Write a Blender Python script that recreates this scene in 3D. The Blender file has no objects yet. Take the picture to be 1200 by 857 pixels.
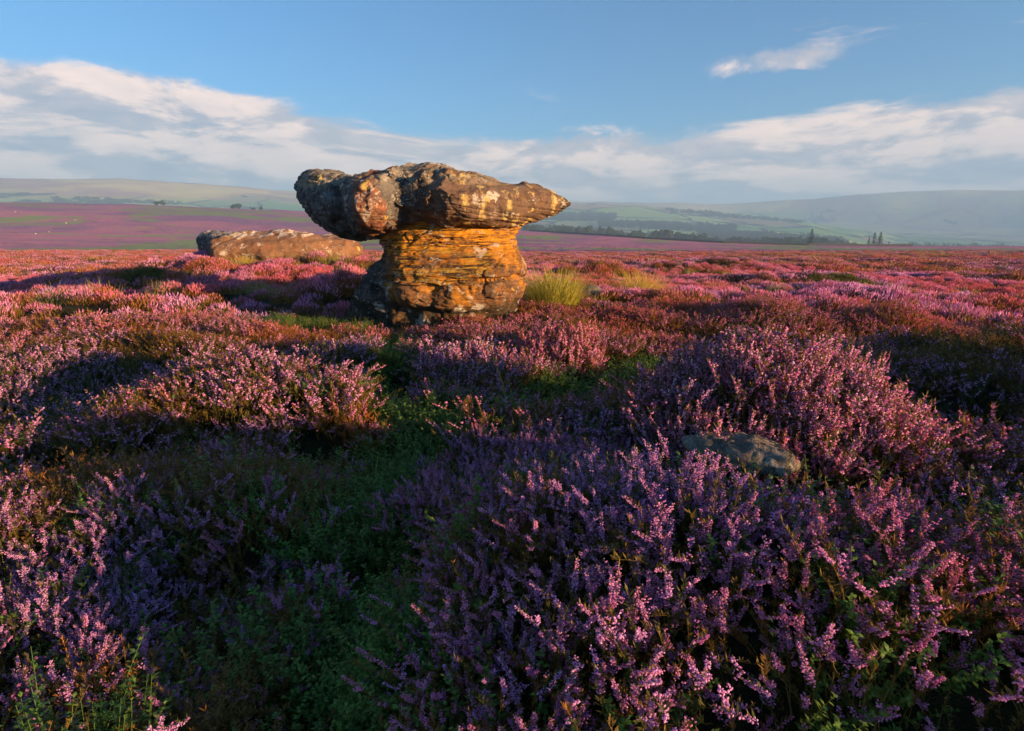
import bpy, bmesh, math, random
import numpy as np
from mathutils import Vector, Matrix

random.seed(7); RS = np.random.RandomState(11)
scene = bpy.context.scene
COL = scene.collection
R = math.radians

# ------------------------------------------------------------------ camera model (photo pixels, 1200 x 857)
F = 667.0; HOR = 270.0; EYE = 1.5
PITCH = math.atan((428.5 - HOR) / F)
cp, sp = math.cos(PITCH), math.sin(PITCH)
def ray(px, py):
    u = 428.5 - np.asarray(py, float); x = np.asarray(px, float) - 600.0
    return x, F * cp + u * sp, -F * sp + u * cp
def at_y(px, py, Y):
    x, y, z = ray(px, py); return x / y * Y, Y + 0 * x, EYE + z / y * Y
def elev_tan(px, py):
    x, y, z = ray(px, py); return z / np.hypot(x, y)
def phi_of(px, py=270.0):
    x, y, z = ray(px, py); return np.arctan2(x, y)
def on_z(px, py, z):
    x, y, zz = ray(px, py); t = (z - EYE) / zz; return float(x * t), float(y * t)

# ------------------------------------------------------------------ noise
_perm = RS.permutation(256).astype(np.int64); _perm = np.concatenate([_perm, _perm, _perm])
_g3 = RS.normal(size=(256, 3)); _g3 /= np.linalg.norm(_g3, axis=1)[:, None]
def perlin(x, y, z=0.0):
    x, y, z = np.broadcast_arrays(np.asarray(x, float), np.asarray(y, float), np.asarray(z, float))
    xi = np.floor(x).astype(np.int64); yi = np.floor(y).astype(np.int64); zi = np.floor(z).astype(np.int64)
    xf, yf, zf = x - xi, y - yi, z - zi
    u, v, w = [t * t * t * (t * (t * 6 - 15) + 10) for t in (xf, yf, zf)]
    out = 0
    for dx in (0, 1):
        for dy in (0, 1):
            for dz in (0, 1):
                h = _perm[_perm[_perm[(xi + dx) & 255] + ((yi + dy) & 255)] + ((zi + dz) & 255)] & 255
                g = _g3[h]
                d = g[..., 0] * (xf - dx) + g[..., 1] * (yf - dy) + g[..., 2] * (zf - dz)
                out = out + d * (u if dx else 1 - u) * (v if dy else 1 - v) * (w if dz else 1 - w)
    return out * 1.4
def fbm(x, y, z=0.0, o=4, g=0.5):
    a, s, f = 1.0, 0, 1.0
    for i in range(o):
        s = s + a * perlin(x * f + 17.3 * i, y * f - 9.1 * i, np.asarray(z) * f + 5.7 * i); a *= g; f *= 2.03
    return s
def sstep(a, b, x):
    t = np.clip((x - a) / (b - a), 0, 1); return t * t * (3 - 2 * t)

# ------------------------------------------------------------------ object helpers
def tag(o, label=None, cat=None, group=None, kind=None):
    if label: o['label'] = label
    if cat: o['category'] = cat
    if group: o['group'] = group
    if kind: o['kind'] = kind
    return o
def empty(name, loc, label, cat, group=None, rz=0):
    o = bpy.data.objects.new(name, None); COL.objects.link(o); o.location = loc; o.rotation_euler = (0, 0, rz)
    o.empty_display_size = 0.1
    return tag(o, label, cat, group)
def mesh_from(name, V, Fc, mats=(), midx=None, vattr=None, smooth=False):
    V = np.asarray(V, np.float32); Fc = np.asarray(Fc, np.int32)
    me = bpy.data.meshes.new(name)
    k = Fc.shape[1]
    me.vertices.add(len(V)); me.vertices.foreach_set('co', V.ravel())
    me.loops.add(Fc.size); me.loops.foreach_set('vertex_index', Fc.ravel())
    me.polygons.add(len(Fc))
    me.polygons.foreach_set('loop_start', np.arange(0, Fc.size, k, dtype=np.int32))
    for m in mats: me.materials.append(m)
    if midx is not None: me.polygons.foreach_set('material_index', np.asarray(midx, np.int32))
    me.polygons.foreach_set('use_smooth', np.full(len(Fc), bool(smooth)))
    if vattr:
        for n, a in vattr.items():
            at = me.attributes.new(n, 'FLOAT', 'POINT'); at.data.foreach_set('value', np.asarray(a, np.float32))
    me.update(calc_edges=True)
    return me
def obj(name, me, parent=None):
    o = bpy.data.objects.new(name, me); COL.objects.link(o)
    if parent: o.parent = parent
    return o

# ------------------------------------------------------------------ materials
def mat(name):
    m = bpy.data.materials.new(name); m.use_nodes = True
    nt = m.node_tree; nt.nodes.clear()
    return m, nt
class NT:
    def __init__(s, nt): s.nt = nt
    def n(s, typ, **kw):
        nd = s.nt.nodes.new(typ)
        for k, v in kw.items():
            if k.startswith('in_'):
                key = k[3:]; key = int(key) if key.isdigit() else key.replace('_', ' ')
                tgt = nd.inputs[key]
                if isinstance(v, bpy.types.NodeSocket): s.nt.links.new(v, tgt)
                else: tgt.default_value = v
            else: setattr(nd, k, v)
        return nd
    def l(s, a, b): s.nt.links.new(a, b)
    def math(s, op, a, b=0.0, c=None, clamp=False):
        nd = s.nt.nodes.new('ShaderNodeMath'); nd.operation = op; nd.use_clamp = clamp
        for i, v in enumerate([a, b] + ([c] if c is not None else [])):
            if isinstance(v, bpy.types.NodeSocket): s.nt.links.new(v, nd.inputs[i])
            else: nd.inputs[i].default_value = v
        return nd.outputs[0]
    def mix(s, fac, a, b, blend='MIX'):
        nd = s.nt.nodes.new('ShaderNodeMix'); nd.data_type = 'RGBA'; nd.blend_type = blend
        for sock, v in ((nd.inputs[0], fac), (nd.inputs[6], a), (nd.inputs[7], b)):
            if isinstance(v, bpy.types.NodeSocket): s.nt.links.new(v, sock)
            elif isinstance(v, (tuple, list)): sock.default_value = tuple(v) + ((1,) if len(v) == 3 else ())
            else: sock.default_value = v
        return nd.outputs[2]
    def ramp(s, fac, pts):
        nd = s.nt.nodes.new('ShaderNodeMapRange'); nd.interpolation_type = 'SMOOTHSTEP'
        s.nt.links.new(fac, nd.inputs[0]); nd.inputs[1].default_value = pts[0]; nd.inputs[2].default_value = pts[1]
        return nd.outputs[0]
    def noise(s, vec, scale, detail=4, rough=0.55, dist=0.0):
        nd = s.nt.nodes.new('ShaderNodeTexNoise')
        if vec is not None: s.nt.links.new(vec, nd.inputs['Vector'])
        nd.inputs['Scale'].default_value = scale; nd.inputs['Detail'].default_value = detail
        nd.inputs['Roughness'].default_value = rough; nd.inputs['Distortion'].default_value = dist
        return nd.outputs['Fac']
    def mapping(s, vec, scale=(1, 1, 1), loc=(0, 0, 0)):
        nd = s.nt.nodes.new('ShaderNodeMapping'); s.nt.links.new(vec, nd.inputs[0])
        nd.inputs['Scale'].default_value = scale; nd.inputs['Location'].default_value = loc
        return nd.outputs[0]

def attr(T, name, typ='GEOMETRY'):
    nd = T.n('ShaderNodeAttribute'); nd.attribute_name = name; nd.attribute_type = typ; return nd.outputs['Fac']

def plant_mat(name, c0, c1, c2, trans=0.3, inst=True, rough=0.6):
    """c0..c1 by the per-piece value v, pulled to c2 by the per-plant tint."""
    m, nt = mat(name); T = NT(nt)
    v = attr(T, 'v')
    base = T.mix(v, c0, c1)
    t = attr(T, 'tint', 'INSTANCER' if inst else 'GEOMETRY')
    base = T.mix(t, base, c2)
    p = T.n('ShaderNodeBsdfPrincipled'); T.l(base, p.inputs['Base Color']); p.inputs['Roughness'].default_value = rough
    p.inputs['Specular IOR Level'].default_value = 0.25
    tr = T.n('ShaderNodeBsdfTranslucent'); T.l(base, tr.inputs['Color'])
    mx = T.n('ShaderNodeMixShader', in_0=trans); T.l(p.outputs[0], mx.inputs[1]); T.l(tr.outputs[0], mx.inputs[2])
    o = T.n('ShaderNodeOutputMaterial'); T.l(mx.outputs[0], o.inputs[0])
    return m
FLC = ((0.52, 0.20, 0.50), (0.92, 0.62, 0.94))
M_flower = plant_mat('heather_flowers', FLC[0], FLC[1], (0.70, 0.19, 0.29), 0.5)
M_leaf   = plant_mat('heather_leaves', (0.03, 0.055, 0.012), (0.16, 0.13, 0.022), (0.28, 0.11, 0.02), 0.25)
M_bil    = plant_mat('bilberry_leaves', (0.05, 0.13, 0.02), (0.16, 0.30, 0.05), (0.12, 0.15, 0.03), 0.35)
M_grass  = plant_mat('moor_grass_blades', (0.20, 0.17, 0.04), (0.45, 0.36, 0.12), (0.10, 0.16, 0.03), 0.35)
M_flower_g = plant_mat('heather_bush_flowers', (0.72, 0.30, 0.60), (0.97, 0.72, 0.92), (0.70, 0.19, 0.29), 0.5, inst=False)
M_leaf_g   = plant_mat('heather_bush_leaves', (0.03, 0.055, 0.012), (0.16, 0.13, 0.022), (0.28, 0.11, 0.02), 0.25, inst=False)
M_grass_g  = plant_mat('tuft_blades', (0.18, 0.24, 0.03), (0.62, 0.52, 0.09), (0.80, 0.50, 0.12), 0.4, inst=False)
M_gorse_g  = plant_mat('gorse_leaves', (0.05, 0.09, 0.015), (0.55, 0.50, 0.03), (0.03, 0.06, 0.01), 0.3, inst=False)

# ------------------------------------------------------------------ terrain
# the lie of the land, read as how high each ridge stands at its distance in each direction
PX  = np.array([-300,   0,  150,  240,  340,  480,  620,  700,  760,  850,  950, 1050, 1200, 1500], float)
LAY = [  # (radius per PX or constant, py per PX)
    (80,                                             [303]*14),
    (130,                                            [296,296,295,294,295,296,297,297,297,297,297,297,297,297]),
    (215,                                            [302,302,301,300,297,294,293,293,293,293,293,293,293,293]),
    (330,                                            [291,291,290,289,287,284,282,284,286,288,290,290.5,291,291]),
    ([900,900,900,880,800,640,520,450,420,400,400,420,440,440], [239,239,242,245,249,260,271,275,279,284,287,288,288,288]),
    ([1250,1250,1250,1200,1100,900,740,660,640,620,620,640,700,700], [250,250,252,254,257,265,275,280,284,290,293,300,300,300]),
    (1400,                                           [252,252,254,256,259,266,272,276,279,285,288,295,297,297]),
    (1900,                                           [249,249,250,251,252,259,264,266,268,272,275,290,292,292]),
    (2400,                                           [239,239,239,240,243,250,254,255,257,261,266,284,287,287]),
    (3200,                                           [211,210,211,216,225,232,238,240,244,252,263,274,278,278]),
    (3900,                                           [222,222,222,224,228,236,244,247,249,256,264,265,268,268]),
    (4300,                                           [225,225,224,226,228,230,234,236,238,239,234,226,221.5,222]),
    (5200,                                           [240,240,240,240,240,240,244,246,248,250,250,246,240,240]),
    (7500,                                           [262]*14),
]
NR, NPH = 900, 1441
LR = np.linspace(math.log(0.25), math.log(7500.0), NR)
PH = np.linspace(-math.pi, math.pi, NPH)
def pchip(xs, ys, x):
    h = np.diff(xs); d = np.diff(ys) / h
    m = np.zeros(len(xs))
    for i in range(1, len(xs) - 1):
        if d[i-1] * d[i] > 0:
            w1, w2 = 2*h[i] + h[i-1], h[i] + 2*h[i-1]; m[i] = (w1 + w2) / (w1 / d[i-1] + w2 / d[i])
    m[0], m[-1] = d[0], d[-1]
    k = np.clip(np.searchsorted(xs, x) - 1, 0, len(xs) - 2)
    t = (x - xs[k]) / h[k]
    return ((1+2*t)*(1-t)**2*ys[k] + t*(1-t)**2*h[k]*m[k] + t*t*(3-2*t)*ys[k+1] + t*t*(t-1)*h[k]*m[k+1])
near_r = [0.25, 3.0, 6.0, 10.0, 20.0, 40.0]; near_z = [0.0, 0.0, -0.03, -0.15, -0.62, -1.25]
flat_r = near_r + [80, 130, 215, 330, 600, 1000, 2000, 3200, 5200, 7500]
flat_z = near_z + [-2.2, -3.2, -5, -8, -15, -30, -60, -60, -80, -90]
phis = phi_of(PX)
TAB = np.zeros((NPH, NR))
zflat = pchip(np.log(flat_r), np.array(flat_z, float), LR)
for i, ph in enumerate(PH):
    pc = min(max(ph, phis[0]), phis[-1])
    rs, zs = list(near_r), list(near_z)
    pxv = float(np.interp(pc, phis, PX))
    for rr, pys in LAY:
        r_ = float(np.interp(pc, phis, rr)) if isinstance(rr, list) else float(rr)
        py_ = float(np.interp(pc, phis, pys))
        rs.append(r_); zs.append(EYE + r_ * float(elev_tan(pxv, py_)) - 0.25 * (r_ < 500))
    z = pchip(np.log(rs), np.array(zs), LR)
    w = sstep(R(56), R(85), abs(ph))
    TAB[i] = z * (1 - w) + zflat * w
def base_h(x, y):
    r = np.hypot(x, y) + 1e-6; ph = np.arctan2(x, y)
    a = np.clip((ph + math.pi) / (2*math.pi) * (NPH - 1), 0, NPH - 1.001); b = np.clip((np.log(r) - LR[0]) / (LR[-1] - LR[0]) * (NR - 1), 0, NR - 1.001)
    ai, bi = a.astype(int), b.astype(int); af, bf = a - ai, b - bi
    return (TAB[ai, bi]*(1-af)*(1-bf) + TAB[ai+1, bi]*af*(1-bf) + TAB[ai, bi+1]*(1-af)*bf + TAB[ai+1, bi+1]*af*bf)

# near relief: (px, py, canopy z used for placing, radius across, radius along, height)
def mnd(px, py, z, rx, ry, h, rot=0.0, pw=2.0):
    x, y = on_z(px, py, z); return (x, y, rx, ry, h, rot, pw)
MOUNDS = [
    mnd(908, 438, 0.62, 0.78, 0.44, 0.66, -0.28, 3.2),    # lit hummock on the right
    mnd(960, 665, 0.60, 1.15, 0.48, 0.52, -0.25, 3.0),   # big foreground hummock
    mnd(690, 590, 0.50, 0.48, 0.45, 0.32, -0.2, 3.0),
    mnd(1180, 700, 0.60, 0.7, 0.7, 0.16, 0, 2.4),
    mnd(1170, 465, 0.20, 0.9, 0.6, -0.52, -0.3, 2.6), mnd(900, 500, 0.3, 0.9, 0.28, -0.25, -0.2, 2.6),     # the dark dip behind it
    mnd(1020, 395, 0.1, 1.8, 0.55, -0.42, -0.1, 2.6),
    mnd(700, 800, 0.60, 0.45, 0.3, 0.16, 0, 2.2),
    mnd(300, 440, 0.40, 1.4, 0.55, 0.24, 0.1, 3.0),
    mnd(240, 520, 0.40, 1.0, 0.40, 0.10, 0.1, 2.6),
    mnd(40, 560, 0.40, 0.9, 0.5, 0.05, 0.0, 2.4),
    mnd(60, 700, 0.40, 0.5, 0.3, 0.03, 0.0, 2.4),
    mnd(100, 810, 0.45, 0.40, 0.22, 0.20, 0.0, 2.2),
    mnd(330, 640, 0.20, 0.6, 0.18, -0.18, 0.0, 2.2),
    mnd(620, 408, 0.40, 1.1, 0.45, 0.20, 0.0, 2.4),
    mnd(180, 395, 0.35, 2.6, 0.7, 0.16, 0.0, 2.4),
    mnd(1010, 362, 0.35, 2.4, 0.8, 0.30, 0.0, 2.6),
    mnd(1170, 400, 0.35, 1.3, 0.7, 0.24, 0.0, 2.4),
    (-7.6, 19.8, 7.0, 4.0, 1.06, 0.0, 2.6),               # rise carrying the low boulder
    (-5.6, 13.3, 3.6, 1.4, 0.34, 0.2, 2.4),
    (-1.9, 14.2, 2.0, 1.3, 0.50, 0.0, 2.2),
    (-9.0, 11.0, 3.0, 1.2, 0.26, 0.0, 2.4), (-5.5, 8.2, 2.0, 0.7, 0.16, 0.0, 2.4), (-8.0, 7.0, 1.6, 0.7, 0.20, 0.0, 2.4),
    (2.8, 12.2, 1.6, 0.9, 0.15, 0.0, 2.0), (4.5, 10.0, 2.2, 0.8, 0.25, 0.1, 2.4), (8.0, 13.5, 2.8, 1.0, 0.3, 0.1, 2.4),
    (3.2, 24.0, 2.5, 1.3, 0.6, 0.0, 2.0), (7.5, 30.0, 3.0, 1.5, 0.55, 0.0, 2.0), (11, 22, 2.6, 1.3, 0.4, 0.2, 2.0), (14, 34, 5, 2, 0.6, 0.1, 2.2),
    (1.6, 17.0, 3.0, 1.6, 0.2, 0, 2.0),
    # unseen mounds added right of the camera, shaped to throw shade into view
    (4.6, 1.0, 1.5, 0.8, 0.42, 0.3, 2.4), (6.2, 2.9, 1.3, 0.7, 0.60, 1.01, 2.8), (3.7, -0.35, 1.60, 0.5, 0.74, 1.01, 4.0), (6.5, 4.4, 1.6, 0.8, 0.50, 0.2, 2.4),
]
PATHPX = [(400, 900, .05), (400, 780, .05), (450, 680, .05), (420, 610, .05), (470, 545, .05), (530, 498, .05), (600, 474, .1), (690, 446, .1), (770, 432, .1)]
PATH = np.array([on_z(*p) for p in PATHPX])
PATH2 = np.array([on_z(470, 500, .1), on_z(455, 430, .1), on_z(470, 395, .1), (-2.6, 8.6), (-3.4, 10.5)])
def seg_dist(x, y, P):
    d = np.full(np.shape(x), 1e9)
    for a, b in zip(P[:-1], P[1:]):
        ab = b - a; t = np.clip(((x - a[0]) * ab[0] + (y - a[1]) * ab[1]) / (ab @ ab), 0, 1)
        d = np.minimum(d, np.hypot(x - a[0] - t * ab[0], y - a[1] - t * ab[1]))
    return d
def hollow(x, y):
    """1 in the low green gap between the heather hummocks"""
    r = np.hypot(x, y)
    n = 0.20 * fbm(x * 1.6, y * 1.6, 3.0, 3)
    a = 1 - sstep(0.02, 0.28, seg_dist(x, y, PATH) - n - 0.03 * r)
    b = (1 - sstep(0.10, 0.30, seg_dist(x, y, PATH2) - n))
    c = (1 - sstep(0.8, 1.6, np.hypot((x + 2.9) / 1.5, (y - 9.6))))
    return np.maximum(np.maximum(a, b), 0.9 * c)
def terrain(x, y):
    x = np.asarray(x, float); y = np.asarray(y, float)
    r = np.hypot(x, y)
    z = base_h(x, y)
    for (mx, my, rx, ry, h, rot, pw) in MOUNDS:
        c, s = math.cos(rot), math.sin(rot)
        dx, dy = x - mx, y - my
        u, v = (dx * c + dy * s) / rx, (-dx * s + dy * c) / ry
        z = z + h * np.exp(-(np.hypot(u, v) ** pw) * 0.9)
    fade = np.clip(r / 2.0, 0, 1)
    bil = 1 - 2.6 * np.abs(perlin(x * 0.62, y * 0.75, 1.5))            # rounded bush-sized domes with creases between
    z = z + fade * ((0.10 + 0.07 * sstep(3, 6, r)) * bil + 0.09 * fbm(x * 0.9, y * 0.9, 0, 3) - 0.06) * (1 - sstep(40, 120, r))
    z = z + 0.42 * fbm(x * 0.16, y * 0.16, 4.0, 4) * sstep(8, 25, r) * (1 - sstep(150, 500, r))
    z = z - 0.10 * hollow(x, y) * (r < 30)
    z = z + 2.6 * fbm(x * 0.006, y * 0.006, 7.0, 4) * sstep(350, 900, r)
    z = z + 14 * fbm(x * 0.0012, y * 0.0012, 7.0, 5) * sstep(1500, 2600, r)
    return z

M_rockg = None
def make_ground():
    inner = np.linspace(R(-58), R(66), 1250)
    outer = np.linspace(R(66), R(302), 420)[1:-1]
    ph = np.concatenate([inner, outer]); ph = np.mod(ph + math.pi, 2*math.pi) - math.pi
    rr = np.exp(np.linspace(math.log(0.3), math.log(7400), 780))
    n = len(ph)
    edges = [('ground', 0.0, 215.0), ('moor', 215.0, 1150.0), ('hills', 1150.0, 7500.0)]
    ia = [0] + [int(np.argmin(abs(rr - e[2]))) for e in edges[:2]] + [len(rr) - 1]
    Pp, Rr = np.meshgrid(ph, rr)
    X, Y = Rr * np.sin(Pp), Rr * np.cos(Pp)
    Z = terrain(X, Y)
    for k, (nm, _, _) in enumerate(edges):
        a, b = ia[k], ia[k + 1]
        sub = slice(a, b + 1)
        V = np.stack([X[sub].ravel(), Y[sub].ravel(), Z[sub].ravel()], 1)
        rows = b - a
        i, j = np.meshgrid(np.arange(rows), np.arange(n), indexing='ij')
        j2 = (j + 1) % n
        Fq = np.stack([i*n + j, i*n + j2, (i+1)*n + j2, (i+1)*n + j], -1).reshape(-1, 4)[:, ::-1]
        Fq = Fq[(V[Fq][:, :, 1] > -385).all(1)]          # the moor behind the tripod ends 385 m back
        if a == 0:
            # close the small disc under the tripod
            c = len(V); V = np.vstack([V, [[0, 0, float(terrain(0.01, 0.01))]]])
            cap = np.stack([np.full(n, c), np.arange(n), (np.arange(n) + 1) % n, (np.arange(n) + 1) % n], 1)
            me = mesh_from(nm, V, Fq, [MG[nm]], smooth=True)
            bm = bmesh.new(); bm.from_mesh(me); bm.verts.ensure_lookup_table()
            for q in range(n):
                try: bm.faces.new((bm.verts[c], bm.verts[(q + 1) % n], bm.verts[q])).smooth = True
                except ValueError: pass
            bm.to_mesh(me); bm.free()
        else:
            me = mesh_from(nm, V, Fq, [MG[nm]], smooth=True)
        o = obj(nm, me); tag(o, kind='structure')

def out_diffuse(T, base, bump=None, strength=0.5, dist=0.1, rough=0.9):
    p = T.n('ShaderNodeBsdfPrincipled'); T.l(base, p.inputs['Base Color']); p.inputs['Roughness'].default_value = rough
    p.inputs['Specular IOR Level'].default_value = 0.15
    if bump is not None:
        b = T.n('ShaderNodeBump'); b.inputs['Strength'].default_value = strength; b.inputs['Distance'].default_value = dist
        T.l(bump, b.inputs['Height']); T.l(b.outputs[0], p.inputs['Normal'])
    o = T.n('ShaderNodeOutputMaterial'); T.l(p.outputs[0], o.inputs[0])
    return p
MG = {}
def ground_mats():
    # near: dark litter and moss under the plants, turning to the colour of massed heather with distance
    m, nt = mat('moor_soil'); T = NT(nt)
    g = T.n('ShaderNodeNewGeometry').outputs['Position']
    L = T.n('ShaderNodeVectorMath', operation='LENGTH', in_0=g).outputs['Value']
    n1 = T.noise(g, 9, 6, 0.65); n2 = T.noise(g, 0.35, 5, 0.6, 0.6); n3 = T.noise(g, 60, 3, 0.6)
    soil = T.mix(T.ramp(n1, (0.35, 0.65)), (0.018, 0.014, 0.008), (0.035, 0.045, 0.014))
    far = T.mix(T.ramp(n2, (0.38, 0.62)), (0.30, 0.085, 0.15), (0.20, 0.07, 0.15))
    far = T.mix(T.ramp(T.noise(T.mapping(g, (1, 2.2, 1)), 0.07, 5, 0.6), (0.56, 0.68)), far, (0.28, 0.17, 0.075))
    far = T.mix(T.ramp(T.noise(g, 2.5, 4, 0.7), (0.50, 0.66)), far, (0.05, 0.05, 0.02))
    base = T.mix(T.ramp(L, (40, 110)), soil, far)
    out_diffuse(T, base, T.noise(g, 2.2, 8, 0.75), 1.0, 0.5)
    MG['ground'] = m
    m, nt = mat('moor_heather_slope'); T = NT(nt)
    g = T.n('ShaderNodeNewGeometry').outputs['Position']
    st = T.mapping(g, (0.9, 1.1, 1))
    n2 = T.noise(st, 0.012, 6, 0.62, 0.6)
    far = T.mix(T.ramp(n2, (0.40, 0.60)), (0.46, 0.16, 0.22), (0.26, 0.12, 0.22))
    far = T.mix(T.math('MULTIPLY', T.ramp(T.noise(st, 0.011, 8, 0.66, 0.6), (0.50, 0.57)), 0.85), far, (0.20, 0.30, 0.06))
    far = T.mix(T.ramp(T.noise(st, 0.02, 6, 0.65, 0.3), (0.60, 0.70)), far, (0.40, 0.22, 0.12))
    far = T.mix(T.ramp(T.noise(st, 0.05, 6, 0.7), (0.55, 0.72)), far, (0.16, 0.07, 0.13))
    out_diffuse(T, far, T.noise(g, 0.25, 8, 0.7), 1.0, 2.0)
    MG['moor'] = m
    m, nt = mat('valley_fields'); T = NT(nt)
    g = T.n('ShaderNodeNewGeometry').outputs['Position']
    sep = T.n('ShaderNodeSeparateXYZ', in_0=g)
    warp = T.n('ShaderNodeVectorMath', operation='ADD'); T.l(T.mapping(g, (0.0040, 0.0026, 0.0)), warp.inputs[0])
    wn = T.n('ShaderNodeTexNoise'); T.l(g, wn.inputs['Vector']); wn.inputs['Scale'].default_value = 0.0025; wn.inputs['Detail'].default_value = 3
    sc = T.n('ShaderNodeVectorMath', operation='SCALE'); T.l(wn.outputs['Color'], sc.inputs[0]); sc.inputs['Scale'].default_value = 0.9
    T.l(sc.outputs[0], warp.inputs[1])
    vo = T.n('ShaderNodeTexVoronoi', distance='CHEBYCHEV'); T.l(warp.outputs[0], vo.inputs['Vector']); vo.inputs['Scale'].default_value = 1.0
    cs = T.n('ShaderNodeSeparateColor', in_0=vo.outputs['Color'])
    f = T.mix(cs.outputs[0], (0.14, 0.34, 0.07), (0.40, 0.55, 0.10))
    f = T.mix(T.ramp(cs.outputs[1], (0.74, 0.78)), f, (0.36, 0.30, 0.12))
    ve = T.n('ShaderNodeTexVoronoi', feature='DISTANCE_TO_EDGE'); T.l(warp.outputs[0], ve.inputs['Vector']); ve.inputs['Scale'].default_value = 1.0
    f = T.mix(T.math('LESS_THAN', ve.outputs['Distance'], 0.035), f, (0.05, 0.075, 0.03))
    # rough hill pasture and heather on the high ground
    hi = T.math('ADD', sep.outputs[2], T.math('MULTIPLY', T.noise(g, 0.004, 5, 0.6), 120.0))
    rough_ = T.mix(T.ramp(T.noise(g, 0.003, 6, 0.6), (0.4, 0.6)), (0.58, 0.52, 0.20), (0.36, 0.25, 0.20))
    f = T.mix(T.math('MAXIMUM', T.ramp(hi, (150, 200)), T.math('MULTIPLY', T.ramp(sep.outputs[0], (1300, 2200)), 0.75)), f, rough_)
    wood = T.ramp(T.noise(T.mapping(g, (1, 1.0, 1)), 0.0035, 6, 0.62, 0.5), (0.60, 0.63))
    f = T.mix(T.math('MULTIPLY', wood, T.math('LESS_THAN', hi, 190.0)), f, (0.035, 0.06, 0.03))
    out_diffuse(T, f, T.noise(g, 0.02, 8, 0.7), 0.6, 8.0)
    MG['hills'] = m
ground_mats(); make_ground()

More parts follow.
